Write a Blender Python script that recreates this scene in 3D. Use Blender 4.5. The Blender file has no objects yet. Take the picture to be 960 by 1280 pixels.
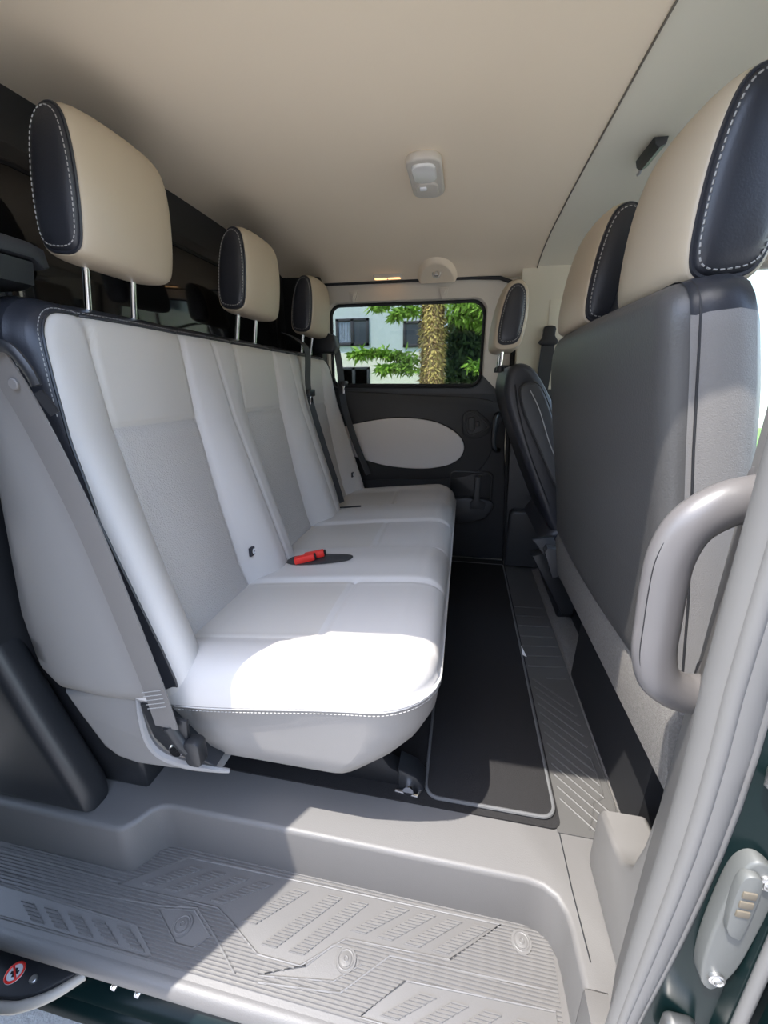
import bpy, bmesh, math, random
from mathutils import Vector, Matrix

random.seed(7)
SC = bpy.context.scene
COL = SC.collection
PI = math.pi

# ------------------------------------------------------------------ camera
# van axes: +X = forward, +Y = across to the far side, +Z = up, load floor at z = 0
cam_d = bpy.data.cameras.new('camera')
cam = bpy.data.objects.new('camera', cam_d)
COL.objects.link(cam)
PSI, THE = math.radians(10.816), math.radians(17.213)
r_ = Vector((math.cos(PSI), math.sin(PSI), 0))
v_ = Vector((-math.sin(PSI) * math.cos(THE), math.cos(PSI) * math.cos(THE), -math.sin(THE)))
u_ = r_.cross(v_)
M = Matrix((r_, u_, -v_)).transposed().to_4x4()
M.translation = Vector((0, 0, .876))
cam.matrix_world = M
cam_d.sensor_fit = 'VERTICAL'
cam_d.sensor_height = 24
cam_d.lens = 24 * 510 / 1280
cam_d.clip_start = .01
SC.camera = cam

# ------------------------------------------------------------------ world, sun, exposure
SUN_DIR = Vector((.34, .30, -1)).normalized()
w = bpy.data.worlds.new('world')
SC.world = w
w.use_nodes = True
nt = w.node_tree
bg = nt.nodes['Background']
sky = nt.nodes.new('ShaderNodeTexSky')
sky.sky_type = 'NISHITA'
sky.sun_disc = False
sky.sun_elevation = math.radians(65)
sky.sun_rotation = math.radians(225)
sky.air_density = 1.0
sky.dust_density = 1.0
hs_ = nt.nodes.new('ShaderNodeHueSaturation')
hs_.inputs['Saturation'].default_value = .84
nt.links.new(sky.outputs[0], hs_.inputs['Color'])
nt.links.new(hs_.outputs[0], bg.inputs[0])
bg.inputs[1].default_value = .80
sd = bpy.data.lights.new('sun', 'SUN')
sd.energy = 7.5
sd.angle = math.radians(.53)
sd.color = (1, .96, .9)
sun = bpy.data.objects.new('sun', sd)
sun.rotation_euler = SUN_DIR.to_track_quat('-Z', 'Y').to_euler()
COL.objects.link(sun)
SC.view_settings.view_transform = 'Standard'
SC.view_settings.look = 'None'
SC.view_settings.exposure = 0.5
SC.view_settings.gamma = 1
SC.view_settings.use_curve_mapping = False
SC.cycles.max_bounces = 14
SC.cycles.diffuse_bounces = 8
SC.cycles.transparent_max_bounces = 24

# ------------------------------------------------------------------ materials
def _new(name):
    m = bpy.data.materials.new(name)
    m.use_nodes = True
    return m, m.node_tree, m.node_tree.nodes['Principled BSDF']

def mat(name, col, rough=.5, metal=0.0, spec=.5, bump=0.0, bscale=200.0, vary=0.0, vscale=8.0, dist=.001, btype='noise', coat=0.0):
    m, t, b = _new(name)
    b.inputs['Base Color'].default_value = (*col, 1)
    b.inputs['Roughness'].default_value = rough
    b.inputs['Metallic'].default_value = metal
    b.inputs['Specular IOR Level'].default_value = spec
    b.inputs['Coat Weight'].default_value = coat
    tc = t.nodes.new('ShaderNodeTexCoord')
    if vary:
        n = t.nodes.new('ShaderNodeTexNoise')
        n.inputs['Scale'].default_value = vscale
        n.inputs['Detail'].default_value = 4
        t.links.new(tc.outputs['Object'], n.inputs['Vector'])
        mx = t.nodes.new('ShaderNodeMix')
        mx.data_type = 'RGBA'
        mx.inputs[6].default_value = (*[c * (1 - vary) for c in col], 1)
        mx.inputs[7].default_value = (*[min(1, c * (1 + vary)) for c in col], 1)
        t.links.new(n.outputs['Fac'], mx.inputs[0])
        t.links.new(mx.outputs[2], b.inputs['Base Color'])
    if bump:
        if btype == 'noise':
            n = t.nodes.new('ShaderNodeTexNoise')
            n.inputs['Detail'].default_value = 2
            o = n.outputs['Fac']
        else:
            n = t.nodes.new('ShaderNodeTexVoronoi')
            o = n.outputs['Distance']
        n.inputs['Scale'].default_value = bscale
        t.links.new(tc.outputs['Object'], n.inputs['Vector'])
        bp = t.nodes.new('ShaderNodeBump')
        bp.inputs['Strength'].default_value = bump
        bp.inputs['Distance'].default_value = dist
        t.links.new(o, bp.inputs['Height'])
        t.links.new(bp.outputs[0], b.inputs['Normal'])
    return m

def glass_mat(name, tint, refl=.08, rough=0.0):
    m, t, b = _new(name)
    t.nodes.remove(b)
    out = t.nodes['Material Output']
    tr = t.nodes.new('ShaderNodeBsdfTransparent')
    tr.inputs[0].default_value = (*tint, 1)
    gl = t.nodes.new('ShaderNodeBsdfGlossy')
    gl.inputs['Roughness'].default_value = rough
    fr = t.nodes.new('ShaderNodeFresnel')
    fr.inputs[0].default_value = 1.3
    mx = t.nodes.new('ShaderNodeMixShader')
    t.links.new(fr.outputs[0], mx.inputs[0])
    t.links.new(tr.outputs[0], mx.inputs[1])
    t.links.new(gl.outputs[0], mx.inputs[2])
    t.links.new(mx.outputs[0], out.inputs[0])
    return m

def emit_mat(name, col, s):
    m, t, b = _new(name)
    b.inputs['Base Color'].default_value = (*col, 1)
    b.inputs['Emission Color'].default_value = (*col, 1)
    b.inputs['Emission Strength'].default_value = s
    return m

LEATHER = mat('light_grey_leather', (.53, .50, .465), .5, bump=.25, bscale=420, dist=.0006)
PERF = mat('perforated_grey_leather', (.46, .43, .395), .5, bump=.8, bscale=330, dist=.0012, btype='voronoi')
INSERT = mat('smooth_grey_insert', (.50, .465, .415), .45, bump=.25, bscale=420, dist=.0006)
SIDEL = mat('grey_side_vinyl', (.225, .213, .20), .5, bump=.25, bscale=420, dist=.0006)
BLACKL = mat('black_leather', (.022, .023, .028), .38, bump=.3, bscale=420, dist=.0006)
CREAM = mat('beige_leather', (.44, .365, .265), .45, bump=.2, bscale=420, dist=.0006)
STITCH = mat('pale_thread', (.32, .31, .29), .7)
SIDEG = mat('grey_side_plastic', (.24, .228, .215), .5, bump=.2, bscale=500, dist=.0005)
CHROME = mat('chrome', (.82, .82, .83), .12, metal=1)
STEEL = mat('dull_steel', (.55, .54, .52), .35, metal=1)
DPLAST = mat('dark_grey_plastic', (.13, .128, .128), .48, bump=.25, bscale=600, dist=.0006)
TREAD = mat('tread_plastic', (.112, .107, .102), .5, bump=.35, bscale=520, dist=.0008)
BPLAST = mat('black_plastic', (.016, .017, .019), .4, bump=.2, bscale=500, dist=.0005)
BMATT = mat('black_matt', (.010, .010, .011), .65)
PILLAR = mat('grey_pillar_plastic', (.145, .138, .13), .45, bump=.2, bscale=600, dist=.0005, vary=.05, vscale=20)
SEAL = mat('grey_rubber_seal', (.12, .115, .108), .7, vary=.08, vscale=14)
HANDLE = mat('grey_handle_plastic', (.105, .098, .096), .38, bump=.1, bscale=700, dist=.0004)
SEATBK = mat('charcoal_seat_back', (.062, .06, .058), .42, bump=.45, bscale=330, dist=.001)
SEATSIDE = mat('charcoal_grained_side', (.18, .170, .160), .45, bump=.5, bscale=750, dist=.001)
LATCH = mat('grey_latch_coating', (.09, .092, .085), .5)
CARPET = mat('black_carpet', (.025, .024, .024), .95, spec=.1, bump=.8, bscale=900, dist=.002)
GCARPET = mat('speckled_grey_carpet', (.16, .15, .138), .95, spec=.1, bump=.9, bscale=700, dist=.003, vary=.4, vscale=260)
HEADL = mat('beige_headliner', (.86, .73, .55), .9, spec=.1, bump=.15, bscale=700, dist=.0005)
HEADL2 = mat('pale_headliner', (.76, .71, .57), .9, spec=.1, bump=.15, bscale=700, dist=.0005)
BEIGEP = mat('beige_trim_plastic', (.58, .53, .45), .5, bump=.1, bscale=700, dist=.0004)
CHARC = mat('charcoal_door_plastic', (.034, .035, .037), .45, bump=.3, bscale=500, dist=.0006)
PADF = mat('light_grey_door_pad', (.84, .815, .80), .6, bump=.2, bscale=500, dist=.0005)
RED = mat('red_plastic', (.75, .03, .02), .4)
WHITEP = mat('white_plastic', (.8, .8, .8), .4)
BELT = mat('grey_belt_webbing', (.155, .145, .135), .6, bump=.5, bscale=900, dist=.0005)
BELTD = mat('dark_belt_webbing', (.035, .036, .038), .6, bump=.5, bscale=900, dist=.0005)
PAINT = mat('black_body_paint', (.003, .009, .009), .22, spec=.12)
ASPH = mat('grey_asphalt', (.34, .33, .32), .9, bump=.6, bscale=160, vary=.35, vscale=120, dist=.004)
GRASS = mat('green_grass', (.10, .22, .04), .95, vary=.4, vscale=3)
FACADE = mat('pale_facade_render', (.52, .60, .63), .9, vary=.03, vscale=2)
FACADE2 = mat('cream_facade_render', (.80, .80, .70), .9, vary=.03, vscale=2)
DFRAME = mat('anthracite_window_frame', (.02, .022, .03), .5)
PANE = mat('dark_window_pane', (.05, .065, .085), .08)
CURT = mat('blue_grey_curtain', (.25, .3, .4), .9, vary=.5, vscale=9)
BARK = mat('ivy_bark', (.42, .31, .14), .9, bump=.9, bscale=40, dist=.03, vary=.4, vscale=14)
IVY = mat('dry_ivy_leaf', (.62, .52, .16), .7, vary=.4, vscale=6)
LEAF = mat('bright_green_needle', (.20, .40, .04), .6, vary=.4, vscale=4)
DLEAF = mat('dark_green_needle', (.04, .09, .015), .7, vary=.4, vscale=4)
LENS = mat('lamp_lens', (.75, .73, .68), .2)
GLASS = glass_mat('tinted_glass', (.50, .50, .48))
CLEAR = glass_mat('clear_glass', (.93, .95, .94))
DGLASS = mat('dark_privacy_glass', (.006, .006, .007), .06)
GLOW = emit_mat('amber_lamp_glow', (1, .55, .22), 1.6)

# ------------------------------------------------------------------ mesh helpers
class MB:
    def __init__(s):
        s.v, s.f, s.m = [], [], []
    def add(s, vs, fs, mi=0):
        b = len(s.v)
        s.v += [tuple(p) for p in vs]
        s.f += [tuple(b + i for i in f) for f in fs]
        s.m += [mi] * len(fs) if isinstance(mi, int) else list(mi)
        return s
    def bm(s, bmx, mi=0):
        bmx.verts.index_update()
        s.add([v.co.copy() for v in bmx.verts], [[v.index for v in f.verts] for f in bmx.faces], mi)
        bmx.free()
        return s
    def box(s, lo, hi, bev=0, seg=2, mi=0, mtx=None):
        b = bmesh.new()
        bmesh.ops.create_cube(b, size=1)
        sz = [hi[i] - lo[i] for i in range(3)]
        for v in b.verts:
            v.co = Vector([lo[i] + sz[i] * (v.co[i] + .5) for i in range(3)])
        if bev:
            bmesh.ops.bevel(b, geom=b.edges[:], offset=min(bev, .49 * min(abs(x) for x in sz)), segments=seg, profile=.5, affect='EDGES')
        if mtx is not None:
            bmesh.ops.transform(b, matrix=mtx, verts=b.verts)
        return s.bm(b, mi)
    def prism(s, poly, ax, lo, hi, bev=0, seg=2, mi=0, mtx=None):
        def P(a, b, c):
            return (c, a, b) if ax == 'X' else (a, c, b) if ax == 'Y' else (a, b, c)
        n = len(poly)
        b = bmesh.new()
        A = [b.verts.new(P(*p, lo)) for p in poly]
        B = [b.verts.new(P(*p, hi)) for p in poly]
        fa, fb = b.faces.new(A), b.faces.new(B[::-1])
        for i in range(n):
            b.faces.new((A[i], B[i], B[(i + 1) % n], A[(i + 1) % n]))
        bmesh.ops.recalc_face_normals(b, faces=b.faces)
        if bev:
            bmesh.ops.bevel(b, geom=list(set(fa.edges) | set(fb.edges)), offset=bev, segments=seg, profile=.5, affect='EDGES', clamp_overlap=True)
        if mtx is not None:
            bmesh.ops.transform(b, matrix=mtx, verts=b.verts)
        return s.bm(b, mi)
    def tube(s, pts, r, n=10, closed=False, mi=0, caps=True, flat=1.0, up=None):
        pts = [Vector(p) for p in pts]
        N = len(pts)
        rs = r if isinstance(r, (list, tuple)) else [r] * N
        T = []
        for i in range(N):
            a = pts[(i - 1) % N] if (closed or i) else pts[0]
            c = pts[(i + 1) % N] if (closed or i < N - 1) else pts[-1]
            d = c - a
            T.append(d.normalized() if d.length > 1e-9 else Vector((0, 0, 1)))
        ref = Vector(up) if up is not None else (Vector((0, 0, 1)) if abs(T[0].z) < .9 else Vector((1, 0, 0)))
        rings, x = [], None
        for i in range(N):
            if x is None or up is not None:
                x = (ref - ref.dot(T[i]) * T[i]).normalized()
            else:
                x = (x - x.dot(T[i]) * T[i]).normalized()
            y = T[i].cross(x)
            rings.append([pts[i] + rs[i] * (math.cos(k * 2 * PI / n) * x * flat + math.sin(k * 2 * PI / n) * y) for k in range(n)])
        vs = [p for R in rings for p in R]
        fs = []
        for i in range(N if closed else N - 1):
            j = (i + 1) % N
            for k in range(n):
                fs.append((i * n + k, i * n + (k + 1) % n, j * n + (k + 1) % n, j * n + k))
        if caps and not closed:
            fs.append(tuple(range(n))[::-1])
            fs.append(tuple((N - 1) * n + k for k in range(n)))
        return s.add(vs, fs, mi)
    def ribbon(s, pts, wdir, wid, th, mi=0):
        """a strap: flat band through pts, wdir = direction(s) of its width"""
        pts = [Vector(p) for p in pts]
        N = len(pts)
        W = [Vector(d).normalized() for d in (wdir if isinstance(wdir, list) else [wdir] * N)]
        vs, fs = [], []
        for i in range(N):
            t = (pts[min(i + 1, N - 1)] - pts[max(i - 1, 0)]).normalized()
            a = (W[i] - W[i].dot(t) * t).normalized() * wid / 2
            nrm = t.cross(a).normalized() * th / 2
            vs += [pts[i] - a - nrm, pts[i] + a - nrm, pts[i] + a + nrm, pts[i] - a + nrm]
        for i in range(N - 1):
            for k in range(4):
                fs.append((i * 4 + k, i * 4 + (k + 1) % 4, i * 4 + 4 + (k + 1) % 4, i * 4 + 4 + k))
        fs += [(3, 2, 1, 0), tuple(4 * (N - 1) + k for k in range(4))]
        return s.add(vs, fs, mi)
    def dashes(s, pts, step=.0075, ln=.0045, r=.0008, mi=0, closed=False):
        pts = [Vector(p) for p in pts]
        if closed:
            pts.append(pts[0])
        pos, seg = 0.0, []
        L = [0.0]
        for a, b in zip(pts, pts[1:]):
            L.append(L[-1] + (b - a).length)
        def at(d):
            for i in range(len(pts) - 1):
                if d <= L[i + 1] or i == len(pts) - 2:
                    q = (d - L[i]) / max(1e-9, L[i + 1] - L[i])
                    return pts[i].lerp(pts[i + 1], q)
        while pos + ln < L[-1]:
            s.tube([at(pos), at(pos + ln)], r, 4, mi=mi)
            pos += step
        return s
    def disc(s, c, axis, r, h, n=24, mi=0, r2=None):
        c, axis = Vector(c), Vector(axis).normalized()
        return s.tube([c, c + axis * h * .8, c + axis * h], [r, r, (r2 if r2 is not None else r * .85)], n, mi=mi)
    def build(s, name, mats, parent=None, smooth=True, ang=38, loc=None):
        me = bpy.data.meshes.new(name)
        me.from_pydata(s.v, [], s.f)
        me.validate()
        for m in (mats if isinstance(mats, (list, tuple)) else [mats]):
            me.materials.append(m)
        if len(me.polygons) == len(s.m):
            me.polygons.foreach_set('material_index', s.m)
        b = bmesh.new()
        b.from_mesh(me)
        bmesh.ops.recalc_face_normals(b, faces=b.faces)
        b.to_mesh(me)
        b.free()
        if smooth:
            me.polygons.foreach_set('use_smooth', [True] * len(me.polygons))
            me.set_sharp_from_angle(angle=math.radians(ang))
        me.update()
        o = bpy.data.objects.new(name, me)
        COL.objects.link(o)
        if parent is not None:
            o.parent = parent
            if loc is None:
                o.matrix_parent_inverse = Matrix.Translation(-Vector(parent_loc(parent)))
        if loc is not None:
            o.location = loc
        return o

def parent_loc(p):
    l = Vector(p.location)
    q = p.parent
    if q is not None and p.type == 'MESH' and p.matrix_parent_inverse != Matrix.Identity(4):
        return (0, 0, 0) if l.length < 1e-9 else l
    return l

def spline(pts, n=8, closed=False):
    pts = [Vector(p) if len(p) == 3 else Vector((p[0], p[1], 0)) for p in pts]
    N, out = len(pts), []
    for i in range(N if closed else N - 1):
        g = (lambda k: pts[k % N]) if closed else (lambda k: pts[max(0, min(N - 1, k))])
        a, b, c, d = g(i - 1), g(i), g(i + 1), g(i + 2)
        for k in range(n):
            t = k / n
            out.append(.5 * (2 * b + (c - a) * t + (2 * a - 5 * b + 4 * c - d) * t * t + (3 * b - a - 3 * c + d) * t ** 3))
    if not closed:
        out.append(pts[-1])
    return out

def sp2(pts, n=6, closed=True):
    return [(p.x, p.y) for p in spline(pts, n, closed)]

def lerp_tab(tab, x):
    if x <= tab[0][0]:
        return tab[0][1]
    for (a, p), (b, q) in zip(tab, tab[1:]):
        if x <= b:
            return p + (q - p) * (x - a) / (b - a)
    return tab[-1][1]

def tag(o, label=None, cat=None, group=None, kind=None):
    if label: o['label'] = label
    if cat: o['category'] = cat
    if group: o['group'] = group
    if kind: o['kind'] = kind
    return o

def thing(name, loc, label, cat, group=None):
    o = bpy.data.objects.new(name, None)
    o.empty_display_size = .05
    o.location = loc
    COL.objects.link(o)
    return tag(o, label, cat, group)

def struct(o, label=None, cat=None):
    return tag(o, label, cat, None, 'structure')

def rrect(x0, x1, y0, y1, r, n=6):
    rr = r if isinstance(r, (list, tuple)) else [r] * 4
    out = []
    for (cx, cy, a0, q) in ((x0, y0, 180, 0), (x1, y0, 270, 1), (x1, y1, 0, 2), (x0, y1, 90, 3)):
        k = rr[q]
        ccx = cx + (k if cx == x0 else -k)
        ccy = cy + (k if cy == y0 else -k)
        for i in range(n + 1):
            a = math.radians(a0 + 90 * i / n)
            out.append((ccx + k * math.cos(a), ccy + k * math.sin(a)))
    return out

def sd_rr(a, b, a0, a1, b0, b1, R):
    """distance inside a rounded rectangle (corner radii R: --, +-, ++, -+), positive inside"""
    ca, cb = (a0 + a1) / 2, (b0 + b1) / 2
    r = R[(0 if b < cb else 3) if a < ca else (1 if b < cb else 2)]
    qx = abs(a - ca) - (a1 - a0) / 2 + r
    qy = abs(b - cb) - (b1 - b0) / 2 + r
    return -(min(max(qx, qy), 0) + math.hypot(max(qx, 0), max(qy, 0)) - r)

def pad(a0, a1, b0, b1, R, na, nb, hfun, levels, mapf, fmat, ends=.04):
    """cushion: rounded-rectangle top grid with relief hfun(a,b,d), then perimeter levels, then a closing face"""
    def bs(t):
        return b0 + (b1 - b0) * (t + 0.0)
    ts = []
    k = 8
    e = max(R) / (b1 - b0) if max(R) > 0 else .02
    for i in range(k):
        ts.append(e * (1 - math.cos(i / k * PI / 2)))
    for i in range(nb + 1):
        ts.append(e + (1 - 2 * e) * i / nb)
    for i in range(1, k + 1):
        ts.append(1 - e + e * math.sin(i / k * PI / 2))
    rows = []
    for t in ts:
        b = b0 + (b1 - b0) * t
        lo, hi = a0, a1
        for q, (bb, sgn, lowside) in enumerate(((b0, 1, True), (b0, 1, False), (b1, -1, False), (b1, -1, True))):
            r = R[q]
            dd = (b - bb) * sgn
            if r > 0 and dd < r:
                ins = r - math.sqrt(max(0, r * r - (r - dd) ** 2))
                if lowside: lo = max(lo, a0 + ins)
                else: hi = min(hi, a1 - ins)
        ea = ends / (a1 - a0)
        row = []
        ss = [ea * (i / 6) ** 1.6 for i in range(6)] + [ea + (1 - 2 * ea) * i / na for i in range(na + 1)] + [1 - ea * (1 - i / 6) ** 1.6 for i in range(1, 7)]
        for s_ in ss:
            row.append((lo + (hi - lo) * s_, b))
        rows.append(row)
    nr, nc = len(rows), len(rows[0])
    vs, fs, ms = [], [], []
    for row in rows:
        for (a, b) in row:
            vs.append(mapf(a, b, hfun(a, b, max(0, sd_rr(a, b, a0, a1, b0, b1, R)))))
    for i in range(nr - 1):
        for j in range(nc - 1):
            fs.append((i * nc + j, i * nc + j + 1, (i + 1) * nc + j + 1, (i + 1) * nc + j))
            a = (rows[i][j][0] + rows[i + 1][j + 1][0]) / 2
            b = (rows[i][j][1] + rows[i + 1][j + 1][1]) / 2
            ms.append(fmat(a, b, -1))
    per = [(0, j) for j in range(nc)] + [(i, nc - 1) for i in range(1, nr)] + [(nr - 1, j) for j in range(nc - 2, -1, -1)] + [(i, 0) for i in range(nr - 2, 0, -1)]
    prev = [i * nc + j for i, j in per]
    P = [rows[i][j] for i, j in per]
    n = len(P)
    for li, lev in enumerate(levels):
        cur = []
        for (a, b) in P:
            cur.append(len(vs))
            vs.append(mapf(*lev(a, b)))
        for q in range(n):
            p = (q + 1) % n
            fs.append((prev[q], prev[p], cur[p], cur[q]))
            ms.append(fmat((P[q][0] + P[p][0]) / 2, (P[q][1] + P[p][1]) / 2, li))
        prev = cur
    fs.append(tuple(prev))
    ms.append(fmat(0, 0, len(levels)))
    return MB().add(vs, fs, ms), P

def inset(a, b, a0, a1, b0, b1, k):
    """move a perimeter point towards the middle by about k"""
    ca, cb = (a0 + a1) / 2, (b0 + b1) / 2
    return (ca + (a - ca) * (1 - 2 * k / (a1 - a0)), cb + (b - cb) * (1 - 2 * k / (b1 - b0)))

def roundoff(d, r):
    if d >= r: return 0.0
    q = 1 - d / r
    return -r * (1 - math.sqrt(max(0, 1 - q * q)))

def sm(x, a, b):
    t = max(0, min(1, (x - a) / (b - a)))
    return t * t * (3 - 2 * t)

# ================================================================== SETTING
# ---- ground outside
g = MB()
g.box((-14, -14, -.62), (16, 7.2, -.5))
struct(g.build('ground', ASPH, smooth=False), 'grey speckled asphalt beside and below the van')
g = MB()
g.box((-20, 7.2, -.62), (26, 15.95, -.47))
struct(g.build('ground_verge', GRASS, smooth=False), 'grassy verge in front of the pale building')

# ---- load floor with sill and ledge, step well open towards the camera
WELL = [(-1.25, .495), (-.665, .495), (-.645, .500), (-.628, .520), (-.615, .545), (-.598, .556), (-.575, .560),
        (.165, .560), (.190, .556), (.210, .544), (.222, .522), (.225, .500), (.228, .43)]
fl = MB()
poly = WELL + [(.262, .43), (.262, .40), (.36, .40), (1.25, .40), (1.25, 2.06), (-.9, 2.06), (-1.25, 2.06)]
b = bmesh.new()
top = [b.verts.new((x, y if y < 2 else 2.3, 0)) for x, y in poly]
bot = [b.verts.new((x, y if y < 2 else 2.3, -.16)) for x, y in poly]
ft = b.faces.new(top)
b.faces.new(bot[::-1])
for i in range(len(poly)):
    j = (i + 1) % len(poly)
    b.faces.new((top[i], bot[i], bot[j], top[j]))
bmesh.ops.recalc_face_normals(b, faces=b.faces)
edges = [e for e in ft.edges if all(v.co.y < .57 and v.co.x < .24 for v in e.verts)]
bmesh.ops.bevel(b, geom=edges, offset=.010, segments=3, profile=.5, affect='EDGES')
fl.bm(b)
floor = struct(fl.build('floor', TREAD, ang=50), 'grey moulded plastic load floor with a raised sill behind the step')
# black carpet lies over the floor under the bench
cp = MB()
cp.prism(rrect(-.84, .245, .665, 2.04, .02), 'Z', .0005, .004)
cp.build('carpet', CARPET, floor)
# groove between sill moulding and the front floor
gr = MB()
gr.tube([(.239, .70, .0005), (.241, .56, .0005), (.246, .462, .0005)], .0011, 6)
gr.build('groove', BPLAST, floor)
# ribbed rubber strip along the front of the floor, colour darkened for shade
rb = MB()
rb.box((.236, .66, .0003), (.372, 1.98, .003))
rib = []
for (a, c) in (((.247, 1.36), (.358, 1.372)), ((.249, 1.30), (.366, 1.315)), ((.25, 1.245), (.366, 1.26)), ((.252, 1.19), (.366, 1.205)), ((.30, 1.14), (.36, 1.148)), ((.247, 1.43), (.36, 1.44)), ((.247, 1.50), (.36, 1.51)), ((.247, 1.57), (.36, 1.58))):
    rib.append([a, c])
y = 1.13
while y > .72:
    rib.append([(.256, y), (.352, y - .10)] if y > .80 else [(.256, y), (.256 + .9 * (y - .672), .672 + .06 * (y - .672))])
    y -= .035 if y > .9 else .03
for a, c in rib:
    rb.tube([(a[0], a[1], .0032), (c[0], c[1], .0032)], .0030, 6, flat=.8)
rb.tube(spline([(.300, .675, .0032), (.318, .715, .0032), (.326, .74, .0032), (.352, .765, .0032), (.352, .86, .0032)], 4), .002, 6)
rb.tube(spline([(.335, .675, .0032), (.345, .71, .0032), (.368, .735, .0032), (.368, .90, .0032)], 4), .002, 6)
rb.build('ribbed_rubber_strip', mat('shade_dark_rubber', (.075, .072, .068), .5, bump=.3, bscale=520, dist=.0006), floor)
# speckled carpet at the foot of the front seats
ck = MB()
ck.prism([(.372, 0), (.372, .004), (.385, .012), (.43, .018), (.47, .018), (.47, 0)], 'Y', .66, 1.95)
ck.prism([(.45, 0), (.45, .05), (.47, .075), (.60, .075), (.60, 0)], 'Y', .86, 1.95, mi=1)
ck.build('carpet_edge', [GCARPET, BMATT], floor, ang=60)

# ---- step tread with moulded ribs
tr = MB()
tr.box((-1.25, .362, -.16), (.235, .60, -.124), .004)
# outer lip
tr.prism([(.366, -.1235), (.356, -.1255), (.350, -.134), (.349, -.150), (.352, -.156), (.362, -.158), (.372, -.1245)], 'X', -1.25, .30, .001)
tr.prism([(.228, -.124), (.262, -.124), (.262, 0), (.228, 0)], 'Y', .372, .43, .002)
tread = struct(tr.build('floor_step', TREAD, ang=50), 'grey entry step tread with moulded ribs and raised bars')
ZT = -.124
def ribs(m, poly, holes=(), step=.0056, wd=.0036, ht=.0024, top=ZT):
    holes = list(holes)
    ys = [p[1] for p in poly]
    y = min(ys) + step * .5
    while y < max(ys):
        xs = []
        for pg_ in [poly] + holes:
            for (x1, y1), (x2, y2) in zip(pg_, pg_[1:] + pg_[:1]):
                if (y1 <= y) != (y2 <= y):
                    xs.append(x1 + (x2 - x1) * (y - y1) / (y2 - y1))
        xs.sort()
        for a, c in zip(xs[::2], xs[1::2]):
            if c - a > .006:
                m.add([(a, y - wd / 2, top), (c, y - wd / 2, top), (c, y + wd / 2, top), (a, y + wd / 2, top),
                       (a, y - wd / 4, top + ht), (c, y - wd / 4, top + ht), (c, y + wd / 4, top + ht), (a, y + wd / 4, top + ht)],
                      [(0, 1, 5, 4), (2, 3, 7, 6), (4, 5, 6, 7), (1, 2, 6, 5), (3, 0, 4, 7)])
        y += step
def outline(m, poly, r=.0016):
    m.tube([(x, y, ZT) for x, y in poly], r, 6, closed=True)
rm = MB()
AREA = [(-1.1, .377), (.214, .377), (.217, .570), (-.60, .570), (-.655, .500), (-1.1, .488)]
ISL = [[(-.66, .470), (-.545, .545), (.125, .553), (.03, .483), (-.165, .476), (-.235, .424), (-.318, .424), (-.388, .457), (-.43, .474)],
       [(-.546, .450), (-.473, .462), (-.418, .431), (-.440, .409), (-.476, .409)],
       [(-1.1, .428), (-.80, .424), (-.569, .419), (-.508, .386), (-.52, .381), (-1.1, .381)],
       [(-.305, .398), (-.170, .416), (-.128, .446), (-.150, .464), (-.185, .463), (-.225, .426)],
       [(-.115, .383), (-.045, .441), (.206, .451), (.208, .383)]]
BARS = []
for x0, y0, rise, run in ([(-.612 + .053 * k, .481, .050, .085) for k in range(4)] + [(-.372, .463, .072, .082), (-.318, .438, .098, .10), (-.264, .438, .098, .10)]
                          + [(-.160 + .052 * k, .489, .054, .08) for k in range(4)] + [(-.83 + .056 * k, .411, -.024, .055) for k in range(5)] + [(-.082 + .054 * k, .391, .038, .062) for k in range(4)]):
    BARS.append([(x0, y0), (x0 + .029, y0), (x0 + .029 + run, y0 + rise), (x0 + run, y0 + rise)])
ribs(rm, AREA, ISL)
for pl in BARS:
    rm.prism(pl if pl[2][1] > pl[0][1] else pl[::-1], 'Z', ZT - .001, ZT + .0012, .0004, 1)
    ribs(rm, pl, step=.0050, wd=.0030, ht=.0022, top=ZT + .0010)
rm.build('moulded_ribs', TREAD, tread, smooth=False)
rl = MB()
for pl in ISL:
    rl.tube([(x, y, ZT + .0004) for x, y in pl], .0019, 6, closed=True)
for pl in ([(-1.1, .446), (-.80, .441), (-.548, .455), (-.470, .466), (-.408, .432), (-.345, .392)], [(-1.1, .480), (-.66, .475)], [(-.30, .390), (-.155, .404), (-.078, .468), (.212, .476)]):
    rl.tube([(x, y, ZT + .0004) for x, y in pl], .0024, 6)
rl.build('ridge_lines', TREAD, tread)
for (x, y) in ((-.481, .436), (-.156, .447), (.161, .533)):
    bo = MB()
    bo.tube([(x + .014 * math.cos(a * PI / 12), y + .014 * math.sin(a * PI / 12), ZT) for a in range(24)], .0034, 6, closed=True)
    bo.disc((x, y, ZT - .001), (0, 0, 1), .019, .0036, r2=.0185)
    bo.disc((x, y, ZT + .002), (0, 0, 1), .0105, .0024)
    bo.tube([(x + .004 * math.cos(a * PI / 6), y + .004 * math.sin(a * PI / 6), ZT + .0046) for a in range(12)], .0012, 6, closed=True)
    bo.build('bolt_cap', TREAD, tread)

# ---- outer sill below the step
sl = MB()
sl.prism([(.42, -.16), (.46, -.20), (.42, -.222), (.385, -.226), (.362, -.236), (.352, -.25), (.360, -.262), (.345, -.27), (.338, -.285), (.352, -.30), (.40, -.31), (.56, -.31), (.56, -.16)], 'X', -1.25, 1.3)
struct(sl.build('trim_1', PAINT, ang=60), 'glossy black painted body sill under the entry step')

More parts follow.
